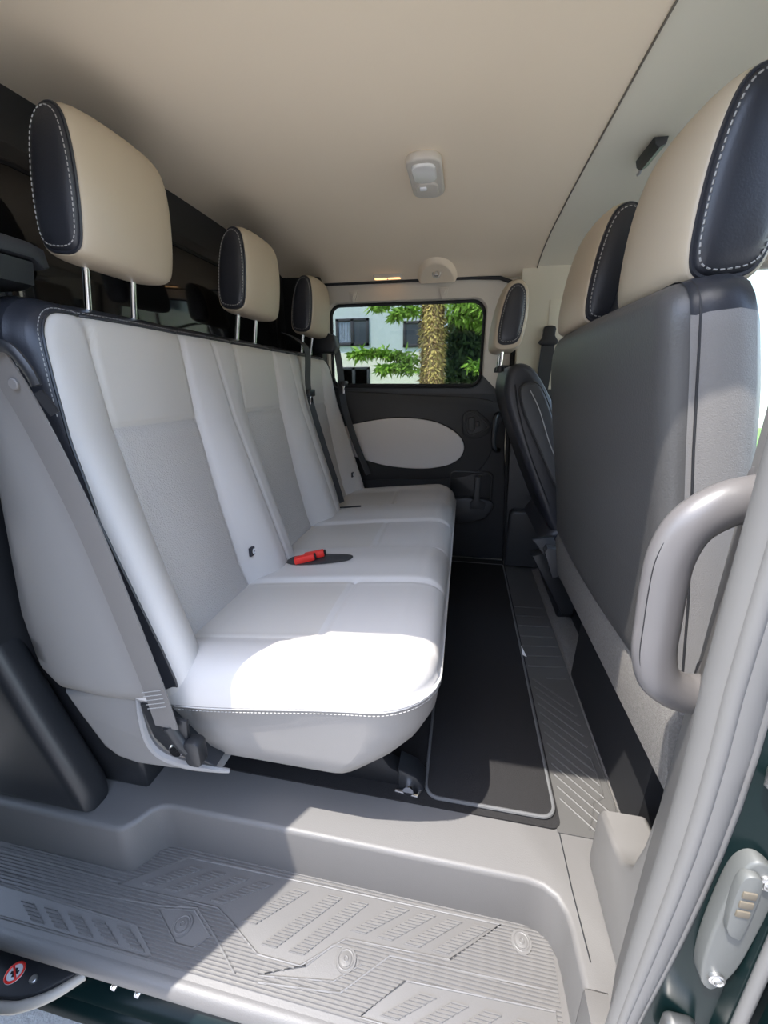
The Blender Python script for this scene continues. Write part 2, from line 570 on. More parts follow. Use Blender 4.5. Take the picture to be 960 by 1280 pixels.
# ---- bulkhead behind the bench
wb = MB()
wb.box((-.90, .52, .0), (-.855, 2.1, 1.44))
wb.prism(rrect(.66, 1.90, .92, 1.30, .07), 'X', -.856, -.846, .003)
wall = struct(wb.build('wall_rear', BPLAST, ang=40), 'black bulkhead behind the rear bench')
gw = MB()
gw.prism(rrect(.70, 1.86, .955, 1.265, .055), 'X', -.847, -.843, .001)
gw.build('window_pane', DGLASS, wall)
gs = MB()
gs.tube([(-.845, y, z) for y, z in rrect(.70, 1.86, .955, 1.265, .055)], .006, 8, closed=True)
gs.build('rubber_seal', BMATT, wall)

# ---- ceiling (headliner): gently arched across the van
CEILP = [(.468, 1.300), (.483, 1.325), (.53, 1.352), (.63, 1.378), (.80, 1.394), (1.10, 1.398), (1.40, 1.398), (1.70, 1.390), (1.88, 1.372), (1.97, 1.350), (2.02, 1.332), (2.05, 1.322)]
cs = [(p.x, p.y) for p in spline(CEILP, 4)]
def ceil_part(x0, x1, dz, nx=6):
    m = MB()
    n = len(cs)
    vs, fs = [], []
    xs = [x0 + (x1 - x0) * i / nx for i in range(nx + 1)]
    for i, x in enumerate(xs):
        lip = .004 if i in (0, nx) else 0
        for (y, z) in cs:
            vs.append((x, y, z + dz + lip))
    for i in range(nx):
        for j in range(n - 1):
            fs.append((i * n + j, i * n + j + 1, (i + 1) * n + j + 1, (i + 1) * n + j))
    m.add(vs, fs)
    # thickness above
    up = [(x, y, z + .03) for (x, y, z) in vs]
    k = len(vs)
    m.add(up, [f[::-1] for f in fs])
    rim = []
    for j in range(n - 1):
        for i in (0, nx):
            rim.append((i * n + j, i * n + j + 1, i * n + j + 1 + k, i * n + j + k))
    for i in range(nx):
        for j in (0, n - 1):
            rim.append((i * n + j, (i + 1) * n + j, (i + 1) * n + j + k, i * n + j + k))
    m.f += rim
    m.m += [0] * len(rim)
    return m
ceil = struct(ceil_part(-.87, .262, 0).build('ceiling', HEADL), 'beige headliner above the rear bench')
sea = MB()
sea.tube([(.2645, y, z + .0035) for y, z in cs], .0022, 6)
sea.build('seam', mat('shadow_gap', (.16, .14, .11), .9), ceil)
# raised dome round the ceiling hook
dm = MB()
vs, fs = [], []
N1, N2 = 24, 8
for i in range(N1 + 1):
    a = PI * i / N1
    for j in range(N2 + 1):
        q = j / N2
        x = -.148 + .088 * math.cos(a) * (1 - .35 * q)
        y = 2.035 - .155 * math.sin(a) * (1 - .30 * q)
        zc = lerp_tab(cs, y)
        vs.append((x, y, zc - .016 * sm(q, 0, .5) - .001 + .004 * (q == 0)))
for i in range(N1):
    for j in range(N2):
        fs.append((i * (N2 + 1) + j, i * (N2 + 1) + j + 1, (i + 1) * (N2 + 1) + j + 1, (i + 1) * (N2 + 1) + j))
c0 = len(vs)
dm.add(vs, fs)
inner = [i * (N2 + 1) + N2 for i in range(N1 + 1)]
dm.f.append(tuple(inner)); dm.m.append(0)
dm.build('moulded_boss', HEADL, ceil, ang=70)
struct(ceil_part(.267, 1.42, .006).build('ceiling_front', HEADL2), 'paler headliner above the front seats')
# roof skin over it
rf = MB()
rf.prism([(.40, 1.335), (.415, 1.43), (.47, 1.46), (1.0, 1.50), (1.6, 1.50), (2.08, 1.45), (2.12, 1.36), (2.07, 1.36), (2.03, 1.40), (1.6, 1.45), (1.0, 1.45), (.52, 1.42), (.468, 1.38), (.468, 1.300), (.43, 1.305)], 'X', -2.2, 1.45)
struct(rf.build('roof', PAINT, ang=50), 'black van roof over the door opening')

# ---- far side: sliding door
YD = 2.05
door = struct(thing('door_1', (-.2, YD, 0), 'closed far sliding door with tinted window and light grey pad', None))
lp = MB()
lp.prism([(-.87, .004), (.243, .004), (.235, .30), (.20, .60), (.195, .855), (-.87, .855)], 'Y', YD, YD + .05, .008)
# shallow steps of the panel moulding
lp.prism(sp2([(-.80, .40), (-.30, .415), (.02, .44), (.12, .52), (.16, .66), (.15, .80), (-.2, .832), (-.8, .832), (-.86, .6)], 5), 'Y', YD - .012, YD + .002, .006)
lp.build('door_panel', CHARC, door, ang=45)
# window surround
inner = rrect(-.66, .072, .865, 1.245, [.05, .06, .06, .05], 8)
n = len(inner)
def outer_pt(x, z):
    cx, cz = -.3, 1.05
    return (max(-.87, min(.16 + .10 * 0, cx + (x - cx) * 1.32)), max(.84, min(1.322, cz + (z - cz) * 1.9)))
ws = MB()
vs, fs, ms = [], [], []
rings = []
for ri, (k, yy) in enumerate(((0, YD + .03), (0.0, YD + .004), (.06, YD - .006), (1, YD - .002), (1, YD + .05))):
    for (x, z) in inner:
        ox, oz = outer_pt(x, z)
        vs.append((x + (ox - x) * k, yy, z + (oz - z) * k))
for ri in range(4):
    for i in range(n):
        j = (i + 1) % n
        fs.append((ri * n + i, ri * n + j, (ri + 1) * n + j, (ri + 1) * n + i))
        z = (inner[i][1] + inner[j][1]) / 2
        ms.append(0 if z > .965 else 1)
ws.add(vs, fs, ms)
ws.box((.155, YD - .002, .965), (.19, YD + .05, 1.322), .002, mi=0)
ws.box((.155, YD - .002, .84), (.2, YD + .05, .9649), .002, mi=1)
ws.build('window_surround', [BEIGEP, CHARC], door, ang=40)
wf = MB()
wf.tube([(x, YD + .022, z) for x, z in rrect(-.655, .067, .87, 1.24, [.05, .06, .06, .05], 8)], .0085, 8, closed=True)
wf.box((-.66, YD + .021, .858), (.07, YD + .027, .885), mi=0)
wf.build('window_seal', BMATT, door)
wp = MB()
wp.prism(rrect(-.665, .077, .86, 1.25, [.05, .06, .06, .05], 8), 'Y', YD + .024, YD + .028)
wp.build('window_glass', GLASS, door, smooth=False)
for x in (-.535, -.118):
    hk = MB()
    hk.prism([(x - .022, 1.292), (x + .022, 1.292), (x + .012, 1.258), (x + .006, 1.246), (x - .006, 1.246), (x - .012, 1.258)], 'Y', YD - .016, YD, .003)
    hk.prism([(x - .012, 1.284), (x + .012, 1.284), (x, 1.264)], 'Y', YD - .019, YD - .015, .001)
    hk.build('blind_hook', BEIGEP, door)
ds = MB()
ds.tube([(-.80, YD - .012, 1.327), (.0, YD - .012, 1.326), (.12, YD - .012, 1.320), (.19, YD - .012, 1.295)], .008, 8)
ds.tube([(.2, YD + .0, 1.29), (.205, YD + .0, .80), (.225, YD, .45), (.25, YD, .0)], .011, 8)
ds.build('door_seal', BMATT, door)
pear = sp2([(-.66, .60), (-.62, .665), (-.495, .70), (-.35, .722), (-.231, .722), (-.12, .702), (-.03, .655), (.008, .60), (-.002, .545), (-.05, .505), (-.13, .482), (-.225, .474), (-.36, .482), (-.468, .505), (-.6, .545)], 6)
pd = MB()
pd.prism(pear, 'Y', YD - .022, YD - .008, .006, 3)
pdo = pd.build('arm_pad', PADF, door, ang=60)
pp = MB()
pp.tube([(x, YD - .013, z) for x, z in pear], .0045, 6, closed=True)
pp.build('pad_piping', BMATT, pdo)
hb = MB()
hexo = [(-.002, .745), (.05, .765), (.082, .745), (.128, .705), (.128, .675), (.10, .645), (.04, .632), (.0, .66)]
hb.prism(sp2(hexo, 3), 'Y', YD - .024, YD - .008, .004)
hbo = hb.build('handle_bezel', BPLAST, door)
hl = MB()
hl.tube([(x, YD - .026, z) for x, z in sp2([(.012, .735), (.05, .748), (.11, .70), (.11, .68), (.045, .65), (.015, .668)], 4)], .004, 6, closed=True)
hl.prism([(.02, .73), (.05, .735), (.055, .68), (.045, .665), (.022, .675)], 'Y', YD - .045, YD - .02, .006)
hl.box((.058, YD - .036, .69), (.075, YD - .02, .715), .004)
hl.build('release_lever', CHARC, hbo)
mp = MB()
mp.prism(rrect(-.05, .155, .30, .465, .025), 'Y', YD - .010, YD - .006, .002, mi=1)
mp.tube([(x, YD - .008, z) for x, z in rrect(-.05, .155, .30, .465, .025)], .006, 8, closed=True)
mp.prism(sp2([(-.06, .215), (.0, .205), (.08, .22), (.14, .25), (.155, .33), (-.06, .325)], 4), 'Y', YD - .045, YD, .008)
mp.prism([(.055, .285), (.125, .285), (.13, .32), (.10, .34), (.098, .45), (.072, .45), (.07, .34), (.055, .32)], 'Y', YD - .05, YD - .006, .006)
mp.build('map_pocket', [CHARC, BPLAST], door)
gh = MB()
gh.tube(spline([(.165, YD, .75), (.152, YD - .03, .745), (.142, YD - .04, .715), (.145, YD - .04, .62), (.155, YD - .035, .585), (.175, YD, .578)], 5), .011, 8)
gh.build('pull_handle', BPLAST, door)

# ---- far pillar with front belt
pb = MB()
pb.prism([(.215, .86), (.60, .86), (.60, 1.40), (.205, 1.40)], 'Y', 2.0, 2.06, .006, mi=0)
pb.box((.14, 2.062, -.02), (.60, 2.12, 1.42))
pb.prism([(.245, .0), (.66, .0), (.62, .862), (.212, .862)], 'Y', 2.005, 2.06, .006, mi=1)
pb.prism([(.24, .01), (.66, .01), (.60, .25), (.56, .30), (.26, .30), (.245, .28)], 'Y', 1.955, 2.02, .014, 3, mi=1)
pb.box((.33, 1.996, 1.07), (.39, 2.001, 1.22), .0008, mi=0)
struct(pb.build('wall_far', [HEADL2, CHARC], ang=40), 'pale pillar trim between the far sliding door and front door')

pc = MB()
pc.box((-.90, 1.985, .84), (-.675, 2.10, 1.40), .006)
struct(pc.build('trim_7', BPLAST), 'black corner trim between the bulkhead and the far window')
# far front door: lower panel, frame and clear glass
fd = struct(thing('door_2', (1.0, 2.03, 0), 'far front door with clear window', None))
m = MB()
m.prism([(.60, .0), (2.1, .0), (2.1, .68), (1.6, .60), (.60, .57)], 'Y', 2.02, 2.08, .01)
m.build('door_panel', CHARC, fd)
m = MB()
m.tube([(.62, 2.04, .60), (.61, 2.03, 1.30), (.75, 2.02, 1.335), (1.42, 2.02, 1.335), (2.0, 2.03, .76), (2.1, 2.03, .69)], .034, 10)
m.build('door_frame', BEIGEP, fd)
m = MB()
m.prism([(.60, .56), (.60, 1.33), (1.42, 1.34), (2.0, .70)], 'Y', 2.045, 2.049)
m.build('window_glass', CLEAR, fd, smooth=False)
# near front door below its window
nd = struct(thing('door_3', (1.0, .38, 0), 'near front door beside the front passenger seat', None))
m = MB()
m.prism([(.40, -.2), (1.85, -.2), (1.85, .70), (1.5, .66), (.42, .60)], 'Y', .33, .42, .02)
m.build('door_panel', CHARC, nd)
m = MB()
m.tube([(.38, .40, 1.31), (.75, .39, 1.33), (1.42, .40, 1.34), (2.05, .37, .74)], .034, 10)
m.build('door_frame', BEIGEP, nd)
# windscreen and dashboard
wsn = MB()
wsn.add([(1.43, .45, 1.39), (1.43, 2.0, 1.39), (2.05, 2.02, .82), (2.05, .40, .82)], [(0, 1, 2, 3)])
struct(wsn.build('window_1', CLEAR, smooth=False), 'windscreen beyond the front seats')
dsb = MB()
dsb.prism([(1.65, .30), (1.58, .66), (1.66, .80), (2.1, .80), (2.1, .0), (1.8, .0)], 'Y', .42, 2.02, .03, 3)
struct(dsb.build('trim_2', BPLAST), 'black dashboard beyond the front seats')

# ---- near pillar at the front edge of the door opening
npil = MB()
ppoly = [(.372, .0), (.615, .0), (.62, .02), (.62, .125), (.608, .145), (.545, .150), (.515, .158), (.490, .19), (.474, .26), (.462, .40), (.464, .64), (.455, .82), (.448, 1.31), (.372, 1.31)]
npil.prism(ppoly, 'X', .282, .36, .010, 3)
npil.prism([(.345, .0), (.385, .0), (.385, 1.31), (.345, 1.31)], 'X', .245, .30, .006, 2)
npil.prism([(.235, .365), (.26, .345), (.29, .36), (.29, .46), (.282, .46)], 'Z', 0, 1.31, .004)
struct(npil.build('wall_near', PILLAR, ang=40), 'grey plastic pillar trim at the front of the door opening')
sl = MB()
zs = [-.20 + i * .06 for i in range(27)]
SX = [(-.20, .215), (.05, .220), (.17, .2262), (.32, .2335), (.44, .2388), (.55, .2396), (.64, .236), (1.3, .232)]
SRAD = [(-.20, .009), (.05, .0105), (.17, .0135), (.32, .0185), (.44, .0205), (.55, .0215), (1.3, .021)]
sl.tube([(lerp_tab(SX, z), .335, z) for z in zs], [lerp_tab(SRAD, z) for z in zs], 16)
sl.tube([(lerp_tab(SX, z) - lerp_tab(SRAD, z) * .45, .335 - lerp_tab(SRAD, z) * .72, z) for z in zs], [lerp_tab(SRAD, z) * .32 for z in zs], 8)
sl.tube([(lerp_tab(SX, z) + lerp_tab(SRAD, z) * .80, .335 - lerp_tab(SRAD, z) * .45, z) for z in zs], [lerp_tab(SRAD, z) * .28 for z in zs], 8)
struct(sl.build('trim_3', SEAL, ang=60), 'grey rubber seal running up the door opening edge')
jm = MB()
jm.prism([(.235, .345), (.240, .328), (.292, .314), (.296, .303), (.303, .300), (.308, .31), (.40, .33), (.40, .37), (.30, .37)], 'Z', -.3, 1.30, .002, mi=0)
struct(jm.build('wall_jamb', PAINT, ang=40), 'glossy black painted door jamb with latch fittings')
js = MB()  # pale strip put in as the highlight along the jamb's paint edge
js.tube([(.302, .299, z) for z in zs], .0055, 8)
struct(js.build('jamb_highlight', SEAL, ang=60), 'pale strip standing in for the highlight on the outer rim of the black jamb')
fdo = MB()
fdo.prism([(.314, .272), (.320, .262), (.36, .256), (1.6, .246), (1.6, .30), (.36, .31), (.318, .30)], 'Z', -.30, .78, .004)
struct(fdo.build('door_4', PAINT, ang=40), 'glossy black rear edge of the closed front door')

# ---- corner trims behind the bench on the near side
cpl = MB()
cpl.prism([(-1.1, .001), (-.735, .001), (-.735, .05), (-.765, .13), (-.805, .24), (-.850, .38), (-.90, .55), (-.96, .75), (-1.1, .85)], 'Y', .503, .575, .026, 6)
cpl.prism([(-.86, .001), (-.66, .001), (-.66, .09), (-.70, .14), (-.78, .25), (-.86, .3)], 'Y', .585, .80, .01)
cpl.box((-1.0, .44, .6), (-.90, .50, 1.31), .01)
struct(cpl.build('trim_5', BPLAST, ang=50), 'black curved lower pillar trim behind the bench near the step')

# ================================================================== REAR BENCH
BY0, BY1 = .54, 1.98
bench = thing('rear_bench', (-.40, 1.26, 0), 'light grey leather three-seat rear bench facing forward along the bulkhead', 'bench seat')
CENT = [.78, 1.26, 1.74]
INS = [(c - .125, c + .125) for c in CENT]
def ins_of(y):
    for i, (a, c) in enumerate(INS):
        if a <= y <= c: return i
    return -1
# cushion: a = X (back to front), b = Y
CX0, CX1 = -.60, -.018
CR = [.03, .115, .115, .03]
SEAMX = -.265
def ch(a, b, d):
    base = lerp_tab([(-.60, .365), (-.50, .382), (-.30, .405), (-.10, .425), (0, .42)], a)
    h = base + roundoff(d, .055) * 1.0
    for (p, q) in INS:
        if p - .03 < b < q + .03:
            t = sm(b, p - .02, p + .02) * (1 - sm(b, q - .02, q + .02))
            h -= .010 * t * sm(d, 0, .05)
            h += .004 * math.sin(PI * max(0, min(1, (b - p) / (q - p)))) * sm(d, 0, .05)
        for e in (p, q):
            h -= .0065 * math.exp(-((b - e) / .006) ** 2)
    if ins_of(b) >= 0:
        h -= .005 * math.exp(-((a - SEAMX - .02 * math.sin((b - .5) * 3)) / .006) ** 2)
    # soft puff of the shared bolsters
    for c in (1.02, 1.50):
        h += .006 * math.exp(-((b - c) / .07) ** 2) * sm(d, 0, .06)
    return h
def lev_c(z, k, front):
    def f(a, b):
        x, y = inset(a, b, CX0, CX1, BY0, BY1, k)
        x = x - front * sm(a, -.35, -.02)
        zz = z + (-.055 * (1 - sm(a, -.55, -.05)) if z > .3 else 0)
        return (x, y, zz)
    return f
levs = [lev_c(.362, -.005, 0), lev_c(.355, -.003, 0), lev_c(.30, .005, -.002), lev_c(.25, .013, .012), lev_c(.215, .018, .035), lev_c(.175, .024, .075), lev_c(.162, .034, .10), lev_c(.160, .06, .12)]
mb, PER = pad(CX0, CX1, BY0, BY1, CR, 90, 230, ch, levs, lambda a, b, h: (a, b, h),
              lambda a, b, l: (1 if (l < 0 and ins_of(b) >= 0 and a < SEAMX) else (2 if l >= 1 else 0)))
cush = mb.build('seat_cushion', [LEATHER, INSERT, SIDEL], bench, ang=60)
st = MB()
pl = [Vector(lev_c(.352, -.0045, 0)(a, b)) for (a, b) in PER if a > -.50]
# the perimeter list starts at the near back corner and runs along near side, front, far side
near = [p for p in pl]
near.sort(key=lambda p: 0)
i0 = max(range(len(pl)), key=lambda i: (pl[i] - pl[(i - 1) % len(pl)]).length)
pl = pl[i0:] + pl[:i0]
st.dashes(pl)
st.build('stitching', STITCH, cush)
pg = MB()
pg.tube([Vector(lev_c(.3585, -.0035, 0)(a, b)) for (a, b) in [q for q in PER if q[0] > -.50][i0:] + [q for q in PER if q[0] > -.50][:i0]], .0018, 6)
pg.build('seam_piping', LEATHER, cush)

# backrest: a = Y, b = Z
BXF = [(.25, -.520), (.36, -.540), (.42, -.560), (.60, -.598), (.80, -.632), (1.0, -.648)]
BZ0, BZ1 = .285, 1.003
BR = [.05, .05, .075, .075]
def bolster(y):
    """0 in an insert, 1 on a bolster"""
    t = 1.0
    for (p, q) in INS:
        t *= 1 - sm(y, p - .012, p + .022) * (1 - sm(y, q - .022, q + .012))
    return t
def bh(a, b, d):
    t = bolster(a)
    amp = lerp_tab([(.28, .066), (.42, .076), (.60, .058), (.80, .030), (.95, .011), (1.0, .004)], b)
    s_ = min(abs(a - e) for pq in INS for e in pq) if ins_of(a) < 0 else 0
    h = amp * math.sin(min(1, s_ / .085) * PI / 2) ** .75
    # shared bolsters rounder, with the seat split between them
    for (p, q) in INS:
        for e in (p, q):
            h -= .007 * math.exp(-((a - e) / .006) ** 2)
    for c in (1.02, 1.50):
        h -= .004 * math.exp(-((a - c) / .006) ** 2)
    i = ins_of(a)
    if i >= 0:
        h -= .005 * math.exp(-((b - .800) / .006) ** 2)
        h += .006 * math.sin(PI * (a - INS[i][0]) / .25)
    h += roundoff(d, .034)
    return h
def xr(b):
    return lerp_tab([(.25, -.800), (.45, -.815), (.8, -.775), (1.0, -.745)], b)
def lev_b(frac, k, dh=None):
    def f(a, b):
        y, z = inset(a, b, BY0, BY1, BZ0, BZ1, k)
        front = lerp_tab(BXF, b)
        hh = bh(a, b, 0)
        x = (front + hh) * (1 - frac) + xr(b) * frac
        return (y, z, x - front)
    return f
blev = [lev_b(.04, -.002), lev_b(.09, -.004), lev_b(.16, -.005), lev_b(.30, -.008), lev_b(.55, -.010), lev_b(.85, -.006), lev_b(1.0, .01), lev_b(1.0, .05)]
def bmat(a, b, l):
    if l < 0:
        if ins_of(a) >= 0:
            return 1 if b < .80 else 2
        return 0
    if l <= 0:
        return 0
    if l == 1:
        return 3 if b > .84 else 0
    if b > .96: return 3
    if b > .90 and l <= 4: return 3
    if b > .83 and l <= 3: return 3
    if b > .74 and l <= 2: return 3
    return 4
mb, PERB = pad(BY0, BY1, BZ0, BZ1, BR, 250, 80, bh, blev, lambda a, b, h: (lerp_tab(BXF, b) + h, a, b), bmat)
back = mb.build('backrest', [LEATHER, PERF, INSERT, BLACKL, SIDEG], bench, ang=60)
BANDW = [(.66, .0008), (.78, .006), (.88, .013), (.94, .019), (.975, .017), (1.0, .013)]
sel = [p for p in PERB if p[1] > BZ0 + .05]
gap = max(range(len(sel)), key=lambda i: (Vector(sel[i]) - Vector(sel[i - 1])).length)
sel = sel[gap:] + sel[:gap]
def inward(a, b):
    e = .0015
    f = lambda p, q: sd_rr(p, q, BY0, BY1, BZ0, BZ1, BR)
    g_ = Vector((f(a + e, b) - f(a - e, b), f(a, b + e) - f(a, b - e)))
    return g_.normalized() if g_.length > 1e-6 else Vector((0, 1 if b < .6 else -1))
def onface(a, b, lift):
    d = max(0, sd_rr(a, b, BY0, BY1, BZ0, BZ1, BR))
    return Vector((lerp_tab(BXF, b) + bh(a, b, d) + lift, a, b))
band, inner_l, st_l = [], [], []
nv = 6
cc = Vector(((BY0 + BY1) / 2, (BZ0 + BZ1) / 2))
for (a, b) in sel:
    n_ = inward(a, b)
    if b > BZ1 - .001: n_ = Vector((0, -1))
    elif a < BY0 + .001: n_ = Vector((1, 0))
    elif a > BY1 - .001: n_ = Vector((-1, 0))
    wd = lerp_tab(BANDW, b)
    y, z, h = lev_b(lerp_tab([(.34, .035), (.75, .045), (.90, .115), (1.0, .115)], b), -.0050)(a, b)
    row = [Vector((lerp_tab(BXF, b) + h, y, z)) + Vector((0, -.0012 * n_.x, -.0012 * n_.y))]
    for k in range(nv):
        q = wd * k / (nv - 1)
        row.append(onface(a + n_.x * q, b + n_.y * q, .0016 if k else .0008) + Vector((0, -.0014 * n_.x, -.0014 * n_.y)) * (1 - k / (nv - 1)))
    band.append(row)
    inner_l.append(row[-1])
    q = max(0, wd - .005)
    st_l.append(onface(a + n_.x * q, b + n_.y * q, .0026) if wd > .009 else Vector((0, 0, 0)))
bd = MB()
nr_ = nv + 1
bd.add([p for r in band for p in r], [(i * nr_ + k, (i + 1) * nr_ + k, (i + 1) * nr_ + k + 1, i * nr_ + k + 1) for i in range(len(band) - 1) for k in range(nv)])
tag(bd.build('edge_band', BLACKL, back, ang=70), 'black leather band along the upper edge')
pv = MB()
pv.tube(inner_l, .0024, 6)
pv.build('piping', BLACKL, back)
st = MB()
st.dashes([p for p in st_l if p.length > 0])
st.build('band_stitching', STITCH, back)
st = MB()
low = []
for (a, b) in sel:
    if b < .93 and a < 1:
        y, z, h = lev_b(.062, -.0046)(a, b)
        low.append(Vector((lerp_tab(BXF, b) + h, y, z)))
st.dashes(low)
st.build('stitching', STITCH, back)
# seat split lines on the black top edge and white isofix tags
for y, z in ((.925, .455), (1.90, .46)):
    t = MB()
    x = lerp_tab(BXF, z) + bh(y, z, .2)
    t.box((x - .004, y - .014, z - .012), (x + .004, y + .014, z + .012), .002, mi=0)
    t.tube([(x + .0045, y + .006 * math.cos(q * PI / 6), z + .006 * math.sin(q * PI / 6)) for q in range(12)], .0016, 6, closed=True, mi=1)
    tag(t.build('anchor_tag', [DFRAME, WHITEP], back), 'small dark tag with a white ring')

# headrests
HO = [(-.040, -.100), (.0, -.108), (.036, -.106), (.054, -.088), (.058, -.03), (.052, .04), (.036, .092), (.010, .110), (-.022, .104), (-.046, .07), (-.058, .0), (-.056, -.07)]
def headrest(parent, c, w, sgn, post_z, lean=0.0, scale=1.0, pk=1.10):
    c = Vector(c)
    ol = [(p.x * scale * .88, p.y * scale) for p in spline(HO, 5, True)]
    def W(x, y, z):
        return (c.x + sgn * (x + lean * z), c.y + y, c.z + z)
    N = len(ol)
    sts = [-1, -.985, -.95, -.88, -.75, -.5, -.2, .2, .5, .75, .88, .95, .985, 1]
    m = MB()
    vs, fs = [], []
    def kz(t): return 1 - .085 * abs(t) ** 5 - .02 * abs(t) ** 30
    def kx(t): return 1 - .10 * abs(t) ** 4 - .05 * abs(t) ** 30
    for t in sts:
        for (x, z) in ol:
            zz = z * kz(t) if z > 0 else z * (1 - .06 * abs(t) ** 6)
            crown = .008 * (1 - t * t) * (1 if x > 0 else 0)
            vs.append(W(x * kx(t) + crown, t * w / 2, zz))
    for i in range(len(sts) - 1):
        for k in range(N):
            fs.append((i * N + k, i * N + (k + 1) % N, (i + 1) * N + (k + 1) % N, (i + 1) * N + k))
    fs += [tuple(range(N)), tuple((len(sts) - 1) * N + k for k in range(N))]
    m.add(vs, fs)
    # bottom seam
    hr = m.build('headrest', CREAM, parent, ang=60)
    for s in (-1, 1):
        m = MB()
        vs, fs = [], []
        ks = [q * pk for q in (.86, .855, .82, .62, .35)]
        ds_ = [-.002, .004, .0085, .0125, .0145]
        for q, dd in zip(ks, ds_):
            for (x, z) in ol:
                zz = (z * kz(1) if z > 0 else z * .94)
                vs.append(W(x * kx(1) * q * (.94), s * (w / 2 + dd), zz * q * 1.02 + .002))
        for i in range(len(ks) - 1):
            for k in range(N):
                fs.append((i * N + k, i * N + (k + 1) % N, (i + 1) * N + (k + 1) % N, (i + 1) * N + k))
        fs.append(tuple((len(ks) - 1) * N + k for k in range(N)))
        m.add(vs, fs)
        sp = m.build('side_panel', BLACKL, hr, ang=60)
        tag(sp, 'black leather end panel')
        loop = [W(x * kx(1) * .87 * pk * .94, s * (w / 2 + .001), (z * kz(1) if z > 0 else z * .94) * .87 * pk * 1.02 + .002) for (x, z) in ol]
        p2 = MB()
        p2.tube(loop, .0032, 6, closed=True, mi=0)
        loop2 = [W(x * kx(1) * .80 * pk * .94, s * (w / 2 + .0095), (z * kz(1) if z > 0 else z * .94) * .81 * pk * 1.02 + .002) for (x, z) in ol]
        p2.dashes(loop2, closed=True, r=.001, mi=1)
        loop3 = [W(x * kx(.97) * .985, s * w / 2 * .962, (z * kz(.97) if z > 0 else z * .94) * 1.0) for (x, z) in ol]
        p2.dashes(loop3, closed=True, r=.0007, step=.006, ln=.003, mi=2)
        p2.build('stitching', [BLACKL, STITCH, CREAM], hr)
    for y in (-.055, .055):
        p = MB()
        x0 = lean * -.1
        p.tube([W(x0, y, -.10 * scale), W(x0 - .004, y, post_z - c.z - .01)], .0062, 12)
        po = p.build('post', CHROME, hr)
        tag(po, 'chrome headrest post')
        q = MB()
        bx = W(x0 - .004, y, post_z - c.z)
        q.tube([(bx[0], bx[1], bx[2] - .012), (bx[0], bx[1], bx[2] + .003), (bx[0], bx[1], bx[2] + .007)], [.014, .013, .009], 14)
        q.build('post_socket', BPLAST, hr)
    return hr
for cy in (.762, 1.282, 1.800):
    headrest(bench, (-.654, cy + .004, 1.184), .212, 1, 1.0, lean=.12)

# base side trim with the belt recess
tb = MB()
tpoly = [(-.772, .283), (-.745, .225), (-.705, .150), (-.675, .127), (-.63, .118), (-.55, .122), (-.48, .132), (-.435, .145), (-.455, .165), (-.48, .176), (-.515, .184), (-.548, .205), (-.563, .24), (-.578, .292), (-.60, .304), (-.70, .296)]
tb.prism(tpoly, 'Y', .548, .64, .016, 4)
tbo = tb.build('side_trim', SIDEG, bench, ang=50)
lip = MB()
lip.tube(spline([(-.588, .545, .302), (-.576, .532, .27), (-.565, .526, .225), (-.540, .524, .194), (-.49, .526, .178), (-.44, .534, .168), (-.412, .545, .156)], 4), [.004 + .005 * math.sin(PI * i / 24) for i in range(25)], 8)
lip.build('recess_lip', SIDEG, tbo)
rec = MB()
rec.prism([(-.572, .300), (-.525, .305), (-.500, .262), (-.458, .192), (-.43, .178), (-.47, .182), (-.53, .196), (-.556, .225)], 'Y', .531, .60, .003)
rec.build('belt_recess', BPLAST, tbo)
# floor frame under the bench and latch at its foot
uf = MB()
for y in (.72, 1.26, 1.80):
    uf.prism([(-.70, .0), (-.08, .0), (-.06, .02), (-.12, .05), (-.20, .17), (-.62, .17), (-.72, .05)], 'Y', y - .02, y + .02, .004)
uf.box((-.66, .68, .13), (-.18, 1.84, .185), .006)
uf.build('bench_frame', BMATT, bench)
lt = MB()
lt.prism([(-.10, .0), (-.045, .0), (-.04, .018), (-.06, .045), (-.10, .06)], 'Y', .69, .745, .006, mi=0)
lt.tube([(-.075, .69, .02), (-.075, .675, .02)], .012, 12, mi=1)
lt.tube([(-.105, .685, .006), (-.055, .680, .006), (-.045, .70, .008)], .004, 8, mi=1)
lt.build('floor_latch', [BPLAST, CHROME], bench)
# buckle well between first and second cushion with red buckle
bw = MB()
wellp = sp2([(-.475, 1.00), (-.44, .985), (-.37, .985), (-.30, 1.00), (-.285, 1.025), (-.305, 1.05), (-.38, 1.06), (-.46, 1.055), (-.48, 1.03)], 4)
def zc(x, y): return ch(x, y, .3)
vs = [(x, y, zc(x, y) + .0015) for x, y in wellp]
ctr = (-.38, 1.022)
vs += [(ctr[0] + (x - ctr[0]) * .93, ctr[1] + (y - ctr[1]) * .93, zc(x, y) + .003) for x, y in wellp]
nW = len(wellp)
bw.add(vs, [(i, (i + 1) % nW, nW + (i + 1) % nW, nW + i) for i in range(nW)] + [tuple(range(nW, 2 * nW))])
bwo = bw.build('buckle_well', CHARC, bench)
for k, (bx, by, rz) in enumerate(((-.418, 1.004, .35), (-.398, 1.030, .25))):
    bk = MB()
    mt = Matrix.Translation((bx, by, zc(bx, by) + .012)) @ Matrix.Rotation(rz, 4, 'Z') @ Matrix.Rotation(-.2, 4, 'Y')
    bk.box((-.032, -.010, -.010), (.026, .010, .010), .004, mtx=mt, mi=0)
    bk.box((.0262, -.008, -.006), (.030, .008, .007), .001, mtx=mt, mi=1)
    tag(bk.build('buckle', [RED, BMATT], bwo), 'red seat belt buckle')
